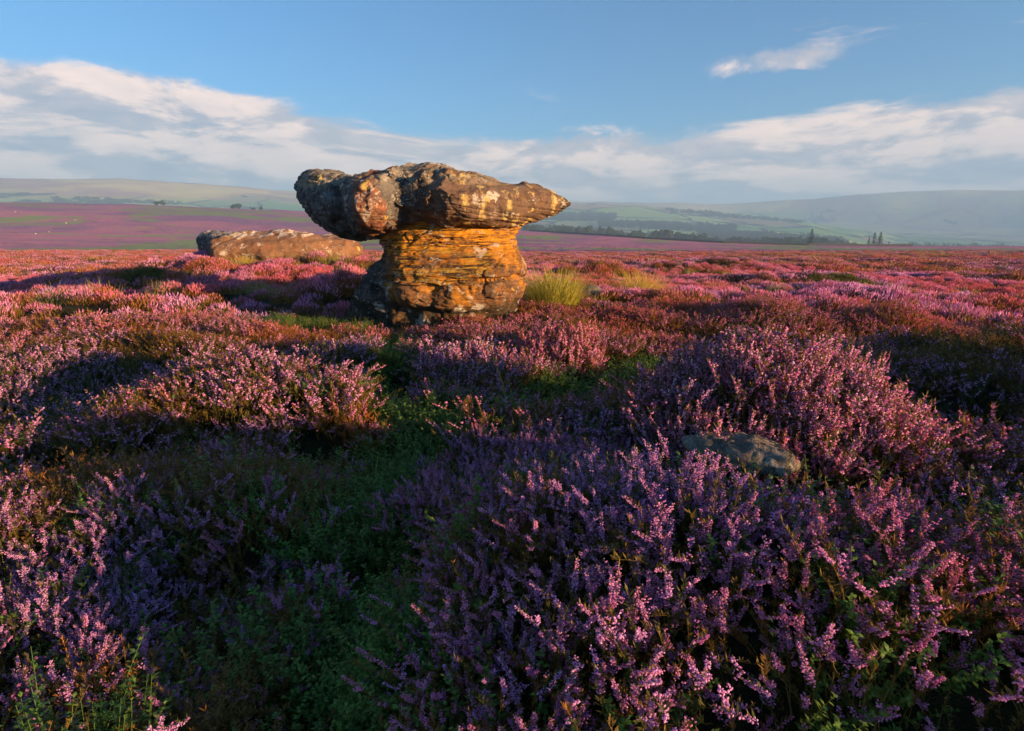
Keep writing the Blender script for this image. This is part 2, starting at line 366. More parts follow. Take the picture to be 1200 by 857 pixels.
# ------------------------------------------------------------------ rocks
def rock_mat(name, kind):
    m, nt = mat(name); T = NT(nt)
    oc = T.n('ShaderNodeTexCoord').outputs['Object']
    sep = T.n('ShaderNodeSeparateXYZ', in_0=oc); x, y, z = sep.outputs
    n1 = T.noise(oc, 1.6, 8, 0.65, 0.4); n2 = T.noise(oc, 7, 7, 0.7); n3 = T.noise(oc, 38, 5, 0.7)
    base = T.mix(T.ramp(n1, (0.36, 0.64)), (0.20, 0.13, 0.085), (0.32, 0.22, 0.13))
    base = T.mix(T.ramp(n2, (0.46, 0.70)), base, (0.12, 0.09, 0.07))
    base = T.mix(T.math('MULTIPLY', T.ramp(T.noise(oc, 2.3, 6, 0.7, 0.8), (0.53, 0.62)), 0.7), base, (0.30, 0.13, 0.07))
    if kind == 'cap':
        wx = T.math('ADD', x, T.math('MULTIPLY', T.math('SUBTRACT', T.noise(oc, 1.8, 6, 0.65), 0.5), 0.8))
        grey = T.mix(T.ramp(n2, (0.38, 0.62)), (0.055, 0.065, 0.072), (0.16, 0.165, 0.16))
        base = T.mix(T.ramp(n2, (0.40, 0.62)), (0.19, 0.12, 0.07), (0.105, 0.07, 0.05))
        base = T.mix(T.math('MULTIPLY', T.ramp(T.noise(oc, 1.3, 6, 0.7, 0.8), (0.46, 0.58)), 0.7), base, (0.17, 0.12, 0.09))
        red = T.mix(T.ramp(n2, (0.42, 0.6)), (0.28, 0.12, 0.07), (0.15, 0.085, 0.055))
        base = T.mix(T.math('MULTIPLY', T.ramp(wx, (-1.30, -1.20)), T.ramp(wx, (-0.66, -0.74))), base, red)
        base = T.mix(T.math('MULTIPLY', T.math('MULTIPLY', T.ramp(wx, (-0.72, -0.64)), T.ramp(wx, (-0.10, -0.32))), 0.8), base, grey)
        base = T.mix(T.ramp(wx, (-1.18, -1.30)), base, grey)
        st = T.noise(T.mapping(oc, (4.4, 3.0, 0.30)), 1.0, 5, 0.6, 0.3)
        s2 = T.math('MULTIPLY', T.ramp(st, (0.54, 0.62)), T.ramp(x, (0.15, 0.5)))
        base = T.mix(T.math('MULTIPLY', s2, 0.8), base, (0.58, 0.46, 0.17))
        blk = T.noise(T.mapping(oc, (3.2, 2.0, 0.5), (5, 2, 1)), 1.0, 6, 0.65, 0.3)
        base = T.mix(T.math('MULTIPLY', T.ramp(blk, (0.56, 0.65)), 0.8), base, (0.045, 0.04, 0.038))
        und = T.math('MULTIPLY', T.ramp(T.math('ADD', z, T.math('MULTIPLY', n2, 0.2)), (-0.02, -0.16)), T.ramp(x, (-1.0, -0.7)))
        base = T.mix(T.math('MULTIPLY', und, 0.7), base, (0.52, 0.25, 0.04))
        topl = T.ramp(z, (0.55, 0.85))
        base = T.mix(T.math('MULTIPLY', T.math('MULTIPLY', topl, T.ramp(T.noise(oc, 3.5, 6, 0.7), (0.46, 0.54))), 0.6), base, (0.30, 0.28, 0.20))
    if kind == 'pedestal':
        sz = T.noise(T.mapping(oc, (0.9, 0.9, 7.0)), 1.0, 8, 0.68, 0.9)
        sf = T.noise(T.mapping(oc, (1.6, 1.6, 20.0)), 1.0, 7, 0.7, 1.3)
        o1 = T.mix(T.ramp(sz, (0.44, 0.56)), (0.50, 0.19, 0.016), (0.40, 0.26, 0.04))
        o1 = T.mix(T.ramp(sf, (0.49, 0.55)), o1, (0.06, 0.032, 0.014))
        nz = T.math('SUBTRACT', n1, 0.5)
        w = T.math('ADD', z, T.math('MULTIPLY', nz, 0.35))
        brown = T.mix(T.ramp(n2, (0.38, 0.62)), (0.27, 0.13, 0.045), (0.12, 0.08, 0.05))
        brown = T.mix(T.math('MULTIPLY', T.ramp(T.noise(oc, 2.1, 5, 0.6), (0.5, 0.6)), 0.7), brown, (0.58, 0.27, 0.03))
        k1 = T.math('MULTIPLY', T.ramp(w, (-0.86, -0.76)), T.ramp(T.math('ADD', x, T.math('MULTIPLY', nz, 1.6)), (1.05, 0.65)))
        base = T.mix(T.math('MULTIPLY', k1, T.ramp(T.noise(oc, 1.9, 7, 0.7, 0.6), (0.40, 0.52))), brown, o1)
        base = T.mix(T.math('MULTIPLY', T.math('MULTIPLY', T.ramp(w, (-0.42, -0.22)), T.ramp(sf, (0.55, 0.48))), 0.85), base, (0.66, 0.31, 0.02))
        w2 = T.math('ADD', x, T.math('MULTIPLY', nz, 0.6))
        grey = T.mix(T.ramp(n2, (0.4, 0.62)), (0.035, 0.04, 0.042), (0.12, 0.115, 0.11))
        base = T.mix(T.math('MULTIPLY', T.ramp(w2, (-0.74, -0.90)), T.ramp(z, (-0.1, -0.4))), base, grey)  # shade of the left-facing buttress painted into the stone as dark grey
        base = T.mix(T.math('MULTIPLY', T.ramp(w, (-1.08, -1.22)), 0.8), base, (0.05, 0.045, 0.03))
        base = T.mix(T.ramp(T.noise(T.mapping(oc, (1, 1, 4), (3, 3, 3)), 1.8, 9, 0.78), (0.57, 0.64)), base, (0.028, 0.026, 0.02))
    if kind == 'boulder':
        w2 = T.math('ADD', x, T.math('MULTIPLY', n1, 0.7))
        grey = T.mix(T.ramp(n2, (0.4, 0.62)), (0.045, 0.05, 0.055), (0.12, 0.12, 0.12))
        base = T.mix(0.6, base, (0.17, 0.08, 0.035))
        base = T.mix(T.ramp(w2, (-1.25, -1.50)), base, grey)  # left end darkened in colour, standing for the side turned from the sun
        base = T.mix(T.math('MULTIPLY', T.ramp(z, (-0.0, -0.3)), 0.7), base, (0.50, 0.22, 0.04))
        tp = T.math('MULTIPLY', T.ramp(T.math('ADD', z, T.math('MULTIPLY', n2, 0.5)), (0.78, 0.95)), T.ramp(T.noise(oc, 3.0, 6, 0.7, 0.5), (0.47, 0.53)))
        base = T.mix(T.math('MULTIPLY', tp, 0.9), base, (0.55, 0.52, 0.45))
    if kind == 'flat':
        base = T.mix(T.ramp(n2, (0.4, 0.6)), (0.13, 0.115, 0.095), (0.26, 0.23, 0.19))
    # lichen: pale rosettes in clusters
    for sc_, th, cl, colr in ((4.0, 0.28, (0.53, 0.61), (0.52, 0.49, 0.41)), (9.0, 0.28, (0.55, 0.63), (0.46, 0.46, 0.39)), (16.0, 0.28, (0.53, 0.62), (0.40, 0.41, 0.36)), (6.0, 0.28, (0.60, 0.66), (0.50, 0.40, 0.10))):
        dis = T.n('ShaderNodeTexNoise'); T.l(oc, dis.inputs['Vector']); dis.inputs['Scale'].default_value = 9; dis.inputs['Detail'].default_value = 5
        ad = T.n('ShaderNodeMix', data_type='VECTOR'); ad.inputs[0].default_value = 0.30
        T.l(oc, ad.inputs[4]); T.l(dis.outputs['Color'], ad.inputs[5])
        v = T.n('ShaderNodeTexVoronoi'); T.l(ad.outputs[1], v.inputs['Vector']); v.inputs['Scale'].default_value = sc_; v.inputs['Randomness'].default_value = 1
        spot = T.ramp(v.outputs['Distance'], (th + 0.06, th - 0.03))
        clus = T.ramp(T.noise(T.mapping(oc, (1, 1, 1), (sc_, 2, 1)), 1.3, 3, 0.6), cl)
        k = T.math('MULTIPLY', T.math('MULTIPLY', spot, clus), 0.85)
        base = T.mix(k, base, colr)
    h = T.math('ADD', T.math('MULTIPLY', n2, 0.6), T.math('MULTIPLY', n3, 0.35))
    h = T.math('ADD', h, T.math('MULTIPLY', T.noise(oc, 110, 4, 0.7), 0.12))
    if kind == 'pedestal': h = T.math('ADD', h, T.math('MULTIPLY', sf, 0.9))
    out_diffuse(T, base, h, 1.0, 0.09, 0.88)
    return m

def remesh(V, Fc, vox, sm=2):
    me = mesh_from('tmp', V, Fc); 
    bm = bmesh.new(); bm.from_mesh(me)
    bmesh.ops.remove_doubles(bm, verts=bm.verts, dist=1e-5); bmesh.ops.recalc_face_normals(bm, faces=bm.faces); bm.to_mesh(me); bm.free()
    o = bpy.data.objects.new('tmp', me); COL.objects.link(o)
    md = o.modifiers.new('r', 'REMESH'); md.mode = 'VOXEL'; md.voxel_size = vox
    ms = o.modifiers.new('s', 'SMOOTH'); ms.iterations = sm; ms.factor = 0.5
    dg = bpy.context.evaluated_depsgraph_get(); e = o.evaluated_get(dg)
    m2 = bpy.data.meshes.new_from_object(e)
    bpy.data.objects.remove(o); bpy.data.meshes.remove(me)
    return m2
def chop(v, n, rs_, count, rad, depth, jit=0.2, xmax=1e9):
    """flat broken facets: plane off what stands proud round random points of the skin"""
    for _ in range(count):
        i = rs_.randint(len(v))
        if v[i, 0] > xmax: continue
        nn = n[i] + rs_.normal(0, jit, 3); nn /= np.linalg.norm(nn); p = v[i]; r_ = rad * rs_.uniform(0.5, 1.3)
        d = np.linalg.norm(v - p, axis=1); over = (v - p) @ nn + depth * rs_.uniform(0.2, 1.0)
        k = (over > 0) & (d < r_) & (over < 3.0 * depth) & (n @ nn > 0.1); o_ = over[k]; v[k] -= nn * (o_ * (1 - sstep(0.7 * r_, r_, d[k])) * (1 - sstep(1.5 * depth, 3.0 * depth, o_)))[:, None]
    return v
def cracks(v, f, w, seed, zs=1.0):
    return np.exp(-(fbm(v[:,0]*f + seed, v[:,1]*f, v[:,2]*f*zs, 3, 0.55) / w) ** 2)
def get_vn(me):
    n = len(me.vertices); v = np.zeros(n*3, np.float32); me.vertices.foreach_get('co', v)
    nn = np.zeros(n*3, np.float32); me.vertex_normals.foreach_get('vector', nn)
    return v.reshape(-1, 3).astype(float), nn.reshape(-1, 3).astype(float)
def set_v(me, v): me.vertices.foreach_set('co', v.astype(np.float32).ravel()); me.update()
def grid_faces(rows, cols):
    i, j = np.meshgrid(np.arange(rows - 1), np.arange(cols), indexing='ij'); j2 = (j + 1) % cols
    return np.stack([i*cols + j, i*cols + j2, (i+1)*cols + j2, (i+1)*cols + j], -1).reshape(-1, 4)
def closed(V, Fq, rows, cols):
    n = len(V); V = np.vstack([V, V[:cols].mean(0), V[(rows-1)*cols:rows*cols].mean(0)])
    a = [(n, j, (j+1) % cols, n) for j in range(cols)]; b = [(n+1, (rows-1)*cols + (j+1) % cols, (rows-1)*cols + j, n+1) for j in range(cols)]
    tri = np.array([(q[0], q[2], q[1]) for q in a] + [(q[0], q[2], q[1]) for q in b])
    tris = np.vstack([Fq[:, [0, 1, 2]], Fq[:, [0, 2, 3]], tri])
    return V, tris

YR = 10.0
ROCK_O = Vector((float(at_y(515, 270, YR)[0]), YR, float(at_y(515, 270, YR)[2])))   # rock origin: waist of the stone
def loc(px, py, Y=YR):
    X, _, Z = at_y(px, py, Y); return float(X) - ROCK_O.x, float(Z) - ROCK_O.z

def cap_mesh():
    top = [(343.5,222),(346,210),(352,201),(362,197),(385,195),(402,197),(420,196),(435,199),(455,195),(470,190),(478,187.5),(486,188.5),(500,188),(515,189),(535,195),(560,202.5),(585,210.5),(600,213.5),(615,212),(635,218),(650,225),(660,231),(668,237)]
    bot = [(343.5,228),(348,241),(358,252),(372,266),(385,276),(395,281),(415,283),(440,283),(470,281),(500,276),(560,273),(590,272),(610,267),(630,260),(650,252),(660,247),(668,240.5)]
    fr  = [(343.5,0.75),(352,0.45),(370,0.15),(400,-0.25),(420,-0.62),(433,-1.05),(442,-1.20),(455,-1.20),(468,-1.12),(474,-0.92),(488,-0.88),(500,-1.05),(508,-1.22),(516,-1.10),(524,-1.27),(545,-1.32),(575,-1.18),(605,-0.85),(635,-0.50),(655,-0.25),(668,-0.10)]
    bk  = [(343.5,0.95),(352,1.2),(400,1.5),(500,1.5),(600,1.1),(650,0.5),(668,0.05)]
    s = np.linspace(0, 1, 170); px = 343.5 + 324.5 * (0.5 - 0.5 * np.cos(s * math.pi))
    it = lambda t: np.interp(px, [a for a, _ in t], [b for _, b in t])
    tp, bt, yf, yb = it(top), it(bot), it(fr), it(bk)
    K = 96; a = np.linspace(0, 2*math.pi, K, endpoint=False); V = []
    for p, t_, b_, f_, k_ in zip(px, tp, bt, yf, yb):
        yc, ry = (f_ + k_) / 2, (k_ - f_) / 2
        X, zt = loc(p, t_, YR + yc); _, zb = loc(p, b_, YR + yc)
        zc, rz = (zt + zb) / 2, (zt - zb) / 2
        c, sn = np.cos(a), np.sin(a); e = 0.72
        yy = yc + ry * np.sign(c) * abs(c) ** e; zz = zc + rz * np.sign(sn) * abs(sn) ** 0.85
        # the front face leans: the brow overhangs, the crest sits back
        q = (zz - zc) / max(rz, 1e-3)
        yy = yy + (c < 0) * np.clip(q, 0, 1) ** 1.6 * 0.35 * ry + (c < 0) * np.clip(-q, 0, 1) ** 2 * 0.25 * ry
        V.append(np.stack([np.full(K, X), yy, zz], 1))
    V = np.vstack(V); V, T_ = closed(V, grid_faces(len(px), K), len(px), K)
    me = remesh(V, T_, 0.018, 4)
    v, n = get_vn(me); v = chop(v, n, np.random.RandomState(3), 46, 0.95, 0.06, 0.2, 1.2); set_v(me, v); v, n = get_vn(me)
    d = 0.05 * fbm(v[:,0]*1.3, v[:,1]*1.3, v[:,2]*1.3, 3) + 0.016 * fbm(v[:,0]*5, v[:,1]*5, v[:,2]*5, 4, 0.6) + 0.009 * fbm(v[:,0]*15, v[:,1]*15, v[:,2]*15, 3, 0.7)
    rid = 1 - abs(fbm(v[:,0]*1.7 + 9, v[:,1]*1.7, v[:,2]*0.8, 3)) * 3.2
    d -= 0.05 * np.clip(rid, 0, 1) ** 6 * sstep(0.6, 0.1, v[:,0]); d = d * (1 - 0.45 * sstep(0.3, 1.0, v[:,0]))
    # upright runnels worn down the right hand face
    run = perlin(v[:,0]*4.2 + 0.6*v[:,2], v[:,1]*1.0, v[:,2]*0.5)
    d -= 0.03 * np.clip(run, 0, 1) * sstep(0.0, 0.5, v[:,0])
    # bedding lines under the brow
    bed = perlin(v[:,0]*0.7, v[:,1]*0.7, v[:,2]*9)
    d += 0.035 * bed * sstep(-0.05, -0.35, v[:,2]) * sstep(-1.2, -0.6, v[:,0])
    bd2 = perlin(v[:,0]*0.5 + 3, v[:,1]*0.5, (v[:,2] + 0.12*v[:,0])*11); d -= 0.022 * np.exp(-(bd2 / 0.10) ** 2)
    d -= 0.04 * cracks(v, 0.6, 0.022, 4.4) * sstep(1.4, 0.8, v[:,0]) + 0.012 * cracks(v, 1.7, 0.04, 9.1) * sstep(1.7, 1.0, v[:,0])
    set_v(me, v + n * d[:, None])
    return me
def pedestal_mesh():
    zs_py = np.linspace(256, 384, 120)
    L = [(256,452),(270,447),(282,441),(295,446),(306,445),(312,438),(320,433),(333,427),(345,421),(358,416),(384,410)]
    Rr = [(256,606),(266,611),(276,607),(287,610),(301,616),(322,621),(342,618),(352,612),(366,606),(384,600)]
    KL = [(256,480),(282,470),(300,464),(325,474),(345,474),(384,470)]     # where the lit front starts
    FD = [(256,-0.40),(268,-0.46),(275,-0.66),(281,-0.60),(292,-0.80),(305,-0.98),(318,-1.10),(323,-1.04),(326,-1.20),(340,-1.22),(352,-1.10),(358,-0.95),(384,-0.9)]
    V = []; K = 100
    for py in zs_py:
        g = lambda t: float(np.interp(py, [a for a, _ in t], [b for _, b in t]))
        _, z = loc(500, py); xl, _ = loc(g(L), py, YR + 0.6); xr, _ = loc(g(Rr), py, YR + 0.1); xk, _ = loc(g(KL), py, YR - 0.8); fd = g(FD)
        poly = np.array([(xl, 0.75), (xl + 0.12, 0.1), (xk - 0.10, fd + 0.10), (xk + 0.15, fd - 0.02), (0.35, fd - 0.10), (xr - 0.45, fd), (xr - 0.08, fd + 0.45), (xr, 0.1), (xr - 0.15, 0.9), (0.0, 1.15), (xl + 0.4, 1.1)])
        seg = np.vstack([poly, poly[:1]]); dl = np.hypot(*np.diff(seg, axis=0).T); cu = np.concatenate([[0], np.cumsum(dl)]); t = np.linspace(0, cu[-1], K, endpoint=False)
        P = np.stack([np.interp(t, cu, seg[:, 0]), np.interp(t, cu, seg[:, 1])], 1)
        for _ in range(5): P = (np.roll(P, 1, 0) + 2 * P + np.roll(P, -1, 0)) / 4
        V.append(np.column_stack([P, np.full(K, z)]))
    V = np.vstack(V); V, T_ = closed(V, grid_faces(len(zs_py), K), len(zs_py), K)
    me = remesh(V, T_, 0.018, 2)
    v, n = get_vn(me); v = chop(v, n, np.random.RandomState(8), 34, 0.6, 0.05); set_v(me, v); v, n = get_vn(me)
    rings = 0.25 + 0.75 * sstep(-0.15, 0.35, fbm(v[:,0]*0.8, v[:,1]*0.8, v[:,2]*1.1 + 3, 2))
    warp = 0.10 * fbm(v[:,0]*0.9, v[:,1]*0.9, v[:,2]*0.9, 3)
    zz = v[:,2] + warp
    up = sstep(-0.62, -0.45, v[:,2])
    st = perlin(v[:,0]*0.8, v[:,1]*0.8, zz*8.0)
    st2 = perlin(v[:,0]*1.5 + 4, v[:,1]*1.5, zz*19.0)
    st = np.sign(st) * np.abs(st) ** 0.4; crk = np.exp(-(st2 / 0.09) ** 2) + 0.8 * np.exp(-(perlin(v[:,0]*0.6, v[:,1]*0.6, zz*5.0 + 2) / 0.05) ** 2)
    d = (0.045 * st + 0.02 * st2 - 0.07 * crk) * (0.25 + 0.75 * up) * rings - 0.05 * cracks(v, 0.7, 0.03, 2.2, 0.8) - 0.025 * cracks(v, 1.6, 0.05, 6.2, 2.2)
    d += 0.05 * fbm(v[:,0]*2, v[:,1]*2, v[:,2]*3, 4) + 0.018 * fbm(v[:,0]*8, v[:,1]*8, v[:,2]*10, 3, 0.6)
    d -= 0.10 * np.exp(-((zz + 0.78) / 0.025) ** 2)
    # broken slabs on the shaded left buttress
    bl = sstep(-0.75, -1.0, v[:,0]) * sstep(-0.5, -0.7, v[:,2])
    d += bl * 0.09 * np.sign(perlin((v[:,2] + 0.45*v[:,0]) * 5.0, v[:,1]*1.2, 3.3))
    hn = n.copy(); hn[:, 2] *= 0.35
    set_v(me, v + hn * d[:, None])
    return me
def finish(me, m, sm=True):
    me.materials.clear(); me.materials.append(m); me.polygons.foreach_set('use_smooth', np.full(len(me.polygons), sm)); me.update(); return me

t = empty('balancing_rock', ROCK_O, 'huge weathered gritstone outcrop with long pointed cap balanced on a narrower orange banded pedestal', 'rock')
obj('capstone', finish(cap_mesh(), rock_mat('capstone_gritstone', 'cap')), t)['label'] = 'mushroom shaped cap of brown rock with pale lichen spots and a pointed right end'
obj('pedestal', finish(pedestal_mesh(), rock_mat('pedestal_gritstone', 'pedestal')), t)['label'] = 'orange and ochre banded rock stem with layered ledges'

def boulder(name, o, top, bot, fr, bk, vox, m, label, cat, Y, px0, seed=0, amp=1.0, group=None):
    """boulder from its long profile: tops, undersides and front and back bulge, in real depth"""
    px = np.linspace(top[0][0], top[-1][0], 120)
    it = lambda t: np.interp(px, [a for a, _ in t], [b for _, b in t])
    K = 80; a = np.linspace(0, 2*math.pi, K, endpoint=False); V = []
    ox, oz = float(at_y(px0, bot[len(bot)//2][1], Y)[0]), float(at_y(px0, (top[len(top)//2][1] + bot[len(bot)//2][1]) / 2, Y)[2])
    for p, t_, b_, f_, k_ in zip(px, it(top), it(bot), it(fr), it(bk)):
        X, _, zt = at_y(p, t_, Y + (f_ + k_) / 2); zb = at_y(p, b_, Y + (f_ + k_) / 2)[2]
        zc, rz = (zt + zb) / 2 - oz, (zt - zb) / 2; yc, ry = (f_ + k_) / 2, (k_ - f_) / 2
        c, sn = np.cos(a), np.sin(a)
        yy = yc + ry * np.sign(c) * abs(c) ** 0.7; zz = zc + rz * np.sign(sn) * abs(sn) ** 0.75
        q = (zz - zc) / max(float(rz), 1e-3)
        yy = yy + (c < 0) * (q < 0) * abs(q) ** 1.5 * 0.62 * ry
        V.append(np.stack([np.full(K, float(X) - ox), yy, zz], 1))
    V = np.vstack(V); V, T_ = closed(V, grid_faces(len(px), K), len(px), K)
    me = remesh(V, T_, vox, 3)
    v, n = get_vn(me); s = seed * 7.7; L_ = float(np.ptp(v[:,0])); v = chop(v, n, np.random.RandomState(seed), 26, 0.22 * L_, 0.010 * L_ * min(1, amp * 1.5)); set_v(me, v); v, n = get_vn(me)
    d = amp * (0.10 * fbm(v[:,0]*0.9 + s, v[:,1]*0.9, v[:,2]*1.1, 4) + 0.03 * fbm(v[:,0]*4 + s, v[:,1]*4, v[:,2]*5, 4, 0.6) + 0.04 * perlin(v[:,0]*0.6 + s, v[:,1]*0.6, v[:,2]*7) - 0.05 * cracks(v, 0.4, 0.03, s))
    if L_ < 2: d += 0.022 * fbm(v[:,0]*9, v[:,1]*9, v[:,2]*14, 4, 0.6) - 0.012 * cracks(v, 3.0, 0.05, 3.0)
    set_v(me, v + n * d[:, None])
    o_ = obj(name, finish(me, m)); o_.location = (ox, Y, oz)
    return tag(o_, label, cat, group)
M_boul = rock_mat('boulder_gritstone', 'boulder'); M_flat = rock_mat('flat_gritstone', 'flat')
boulder('boulder', None,
    [(229.5,280),(231.5,275),(238,272),(252,271),(270,272.5),(290,270.5),(310,273),(330,270),(350,269),(375,271),(395,275),(412,280),(426,287)],
    [(229.5,288),(233,296),(244,302),(256,310),(275,322),(330,326),(380,322),(410,312),(426,300)],
    [(229.5,1.3),(242,0.8),(254,0.2),(264,-1.1),(272,-1.5),(280,-1.6),(330,-1.7),(380,-1.5),(410,-1.0),(426,-0.3)],
    [(229.5,1.3),(260,1.9),(330,2.0),(400,1.6),(426,0.6)], 0.05, M_boul,
    'long low lichen-topped boulder lying in the heather left of and behind the balanced outcrop', 'boulder', 21.0, 328, 1)
boulder('flat_stone', None,
    [(806,503),(820,500),(850,499),(880,502),(905,507),(925,514),(935,521)], [(806,509),(850,528),(900,534),(935,527)],
    [(806,-0.02),(850,-0.20),(900,-0.24),(935,-0.06)], [(806,0.12),(860,0.28),(935,0.14)], 0.012, M_flat,
    'flat grey stone half buried in heather in front of the pink hummock', 'stone', 2.95, 868, 2, 0.22).location.z -= 0.075

# ------------------------------------------------------------------ plants: pieces built as arrays
def rotm(rx, ry, rz):
    cx, sx, cy, sy, cz, sz = np.cos(rx), np.sin(rx), np.cos(ry), np.sin(ry), np.cos(rz), np.sin(rz)
    X = np.array([[1,0,0],[0,cx,-sx],[0,sx,cx]]); Y = np.array([[cy,0,sy],[0,1,0],[-sy,0,cy]]); Z = np.array([[cz,-sz,0],[sz,cz,0],[0,0,1]])
    return Z @ Y @ X
class Acc:
    def __init__(s): s.V, s.F, s.M, s.A, s.n = [], [], [], [], 0
    def add(s, V, F_, m, a):
        V = np.asarray(V, float); F_ = np.asarray(F_, int)
        s.V.append(V); s.F.append(F_ + s.n); s.M.append(np.full(len(F_), m)); s.A.append(np.broadcast_to(np.asarray(a, float), (len(V),)).copy()); s.n += len(V)
    def arrays(s): return np.vstack(s.V), np.vstack(s.F), np.concatenate(s.M), np.concatenate(s.A)
OCT = np.array([(.78,0,0.35),(0,.78,0.35),(-.78,0,0.35),(0,-.78,0.35),(0,0,1.3),(0,0,-1.1)], float)
OCF = np.array([(0,1,4),(1,2,4),(2,3,4),(3,0,4),(1,0,5),(2,1,5),(3,2,5),(0,3,5)])
TET = np.array([(0,0,1.2),(0.95,0,-0.4),(-0.5,0.85,-0.4),(-0.5,-0.85,-0.4)]); TEF = np.array([(0,1,2),(0,2,3),(0,3,1),(1,3,2)])
def frames(dirs):
    d = dirs / np.linalg.norm(dirs, axis=1)[:, None]
    up = np.where(abs(d[:, 2:3]) > 0.9, np.array([[1., 0, 0]]), np.array([[0, 0, 1.]]))
    u = np.cross(up, d); u /= np.linalg.norm(u, axis=1)[:, None]; w = np.cross(d, u)
    return u, w, d
def blobs(A, P, D, size, m, val, low=False):
    bv, bf = (TET, TEF) if low else (OCT, OCF)
    u, w, d = frames(D); size = np.broadcast_to(size, (len(P),))
    V = P[:, None] + size[:, None, None] * (bv[None, :, 0:1] * u[:, None] + bv[None, :, 1:2] * w[:, None] + bv[None, :, 2:3] * d[:, None])
    k = len(bv); F_ = bf[None] + (np.arange(len(P)) * k)[:, None, None]
    A.add(V.reshape(-1, 3), F_.reshape(-1, 3), m, np.repeat(val, k))
def blades(A, P, D, L, W, m, val, bend=0.0):
    """leaf blades: one narrow triangle pair each"""
    u, w, d = frames(D); n = len(P); L = np.broadcast_to(L, (n,)); W = np.broadcast_to(W, (n,))
    a = P; b = P + d * (L * 0.5)[:, None] + u * (W * 0.5)[:, None]; c = P + d * (L * 0.5)[:, None] - u * (W * 0.5)[:, None]
    e = P + d * L[:, None]; e[:, 2] -= bend * L
    V = np.stack([a, b, c, e], 1).reshape(-1, 3); k = np.arange(n)[:, None, None] * 4
    A.add(V, (np.array([(0, 1, 2), (1, 3, 2)])[None] + k).reshape(-1, 3), m, np.repeat(val, 4))
def stem(A, pts, r0, m, val):
    pts = np.asarray(pts); n = len(pts); V = []
    for i, p in enumerate(pts):
        r = r0 * (1 - 0.6 * i / (n - 1))
        for k in range(3): V.append((p[0] + r * math.cos(2.09 * k), p[1] + r * math.sin(2.09 * k), p[2]))
    F_ = []
    for i in range(n - 1):
        for k in range(3):
            a, b = i*3 + k, i*3 + (k+1) % 3; F_ += [(a, b, b+3), (a, b+3, a+3)]
    A.add(V, F_, m, val)
def sprig(A, rs, base, H, lean, az, lod, fl=0.42, dens=1.0):
    n = 5
    t = np.linspace(0, 1, n); bx = lean * H * t ** 1.5
    cx, cy = math.cos(az), math.sin(az)
    pts = np.stack([base[0] + cx * bx, base[1] + sin_(az) * bx, base[2] + H * t * (1 - 0.25 * lean * t)], 1)
    stem(A, pts, 0.0016 if lod == 0 else 0.0022, 1, 0.55 + 0.4 * rs.rand())
    at = lambda s: np.stack([np.interp(s, t, pts[:, i]) for i in range(3)], 1)
    # leafy side shoots
    q = int((52 if lod == 0 else 26) * (dens if fl > 0 else 1)); s = rs.uniform(0.25, 0.98, q)
    th = rs.uniform(0, 6.28, q); D = np.stack([np.cos(th) * 0.75, np.sin(th) * 0.75, rs.uniform(0.5, 1.3, q)], 1)
    sc = 1 if lod == 0 else 1.7
    blades(A, at(s), D, rs.uniform(0.012, 0.026, q) * sc, 0.0042 * sc, 1, rs.rand(q) * 0.8)
    # flowers, packed along the upper shoot and along two side spikes
    if fl <= 0: return
    for bsp in range(3 if lod == 0 else 2):
        if bsp == 0: s0, s1 = 1 - fl, 1.0; org = None
        f = int((56 if bsp == 0 else 22) * dens) if lod == 0 else int((13 if bsp == 0 else 6) * dens * (1.6 if fl > 0.42 else 1))
        if f < 1: continue
        if bsp == 0:
            s = np.sort(rs.uniform(s0, s1, f)); P = at(s); rad = 0.0052 * (1.35 - 0.7 * (s - s0) / (s1 - s0))
        else:
            b0 = at(np.array([rs.uniform(0.5, 0.8)]))[0]; a2 = rs.uniform(0, 6.28); ln = H * rs.uniform(0.12, 0.22)
            w = rs.rand(f); P = b0 + np.stack([math.cos(a2) * 0.45 * ln * w, math.sin(a2) * 0.45 * ln * w, ln * w + 0.01], 1); rad = np.full(f, 0.005)
        th = np.arange(f) * 2.4 + rs.rand(f); D = np.stack([np.cos(th), np.sin(th), rs.uniform(-0.3, 0.7, f)], 1)
        sz = rs.uniform(0.0019, 0.0038, f) * (1 if lod == 0 else 2.0)
        blobs(A, P + D * (rad * rs.uniform(0.5, 1.25, f))[:, None], D, sz, 0, np.clip(rs.normal(0.45, 0.28, f), 0, 1) * (0.0 if rs.rand() < 0.12 else 1.0), low=lod > 0)
sin_ = math.sin
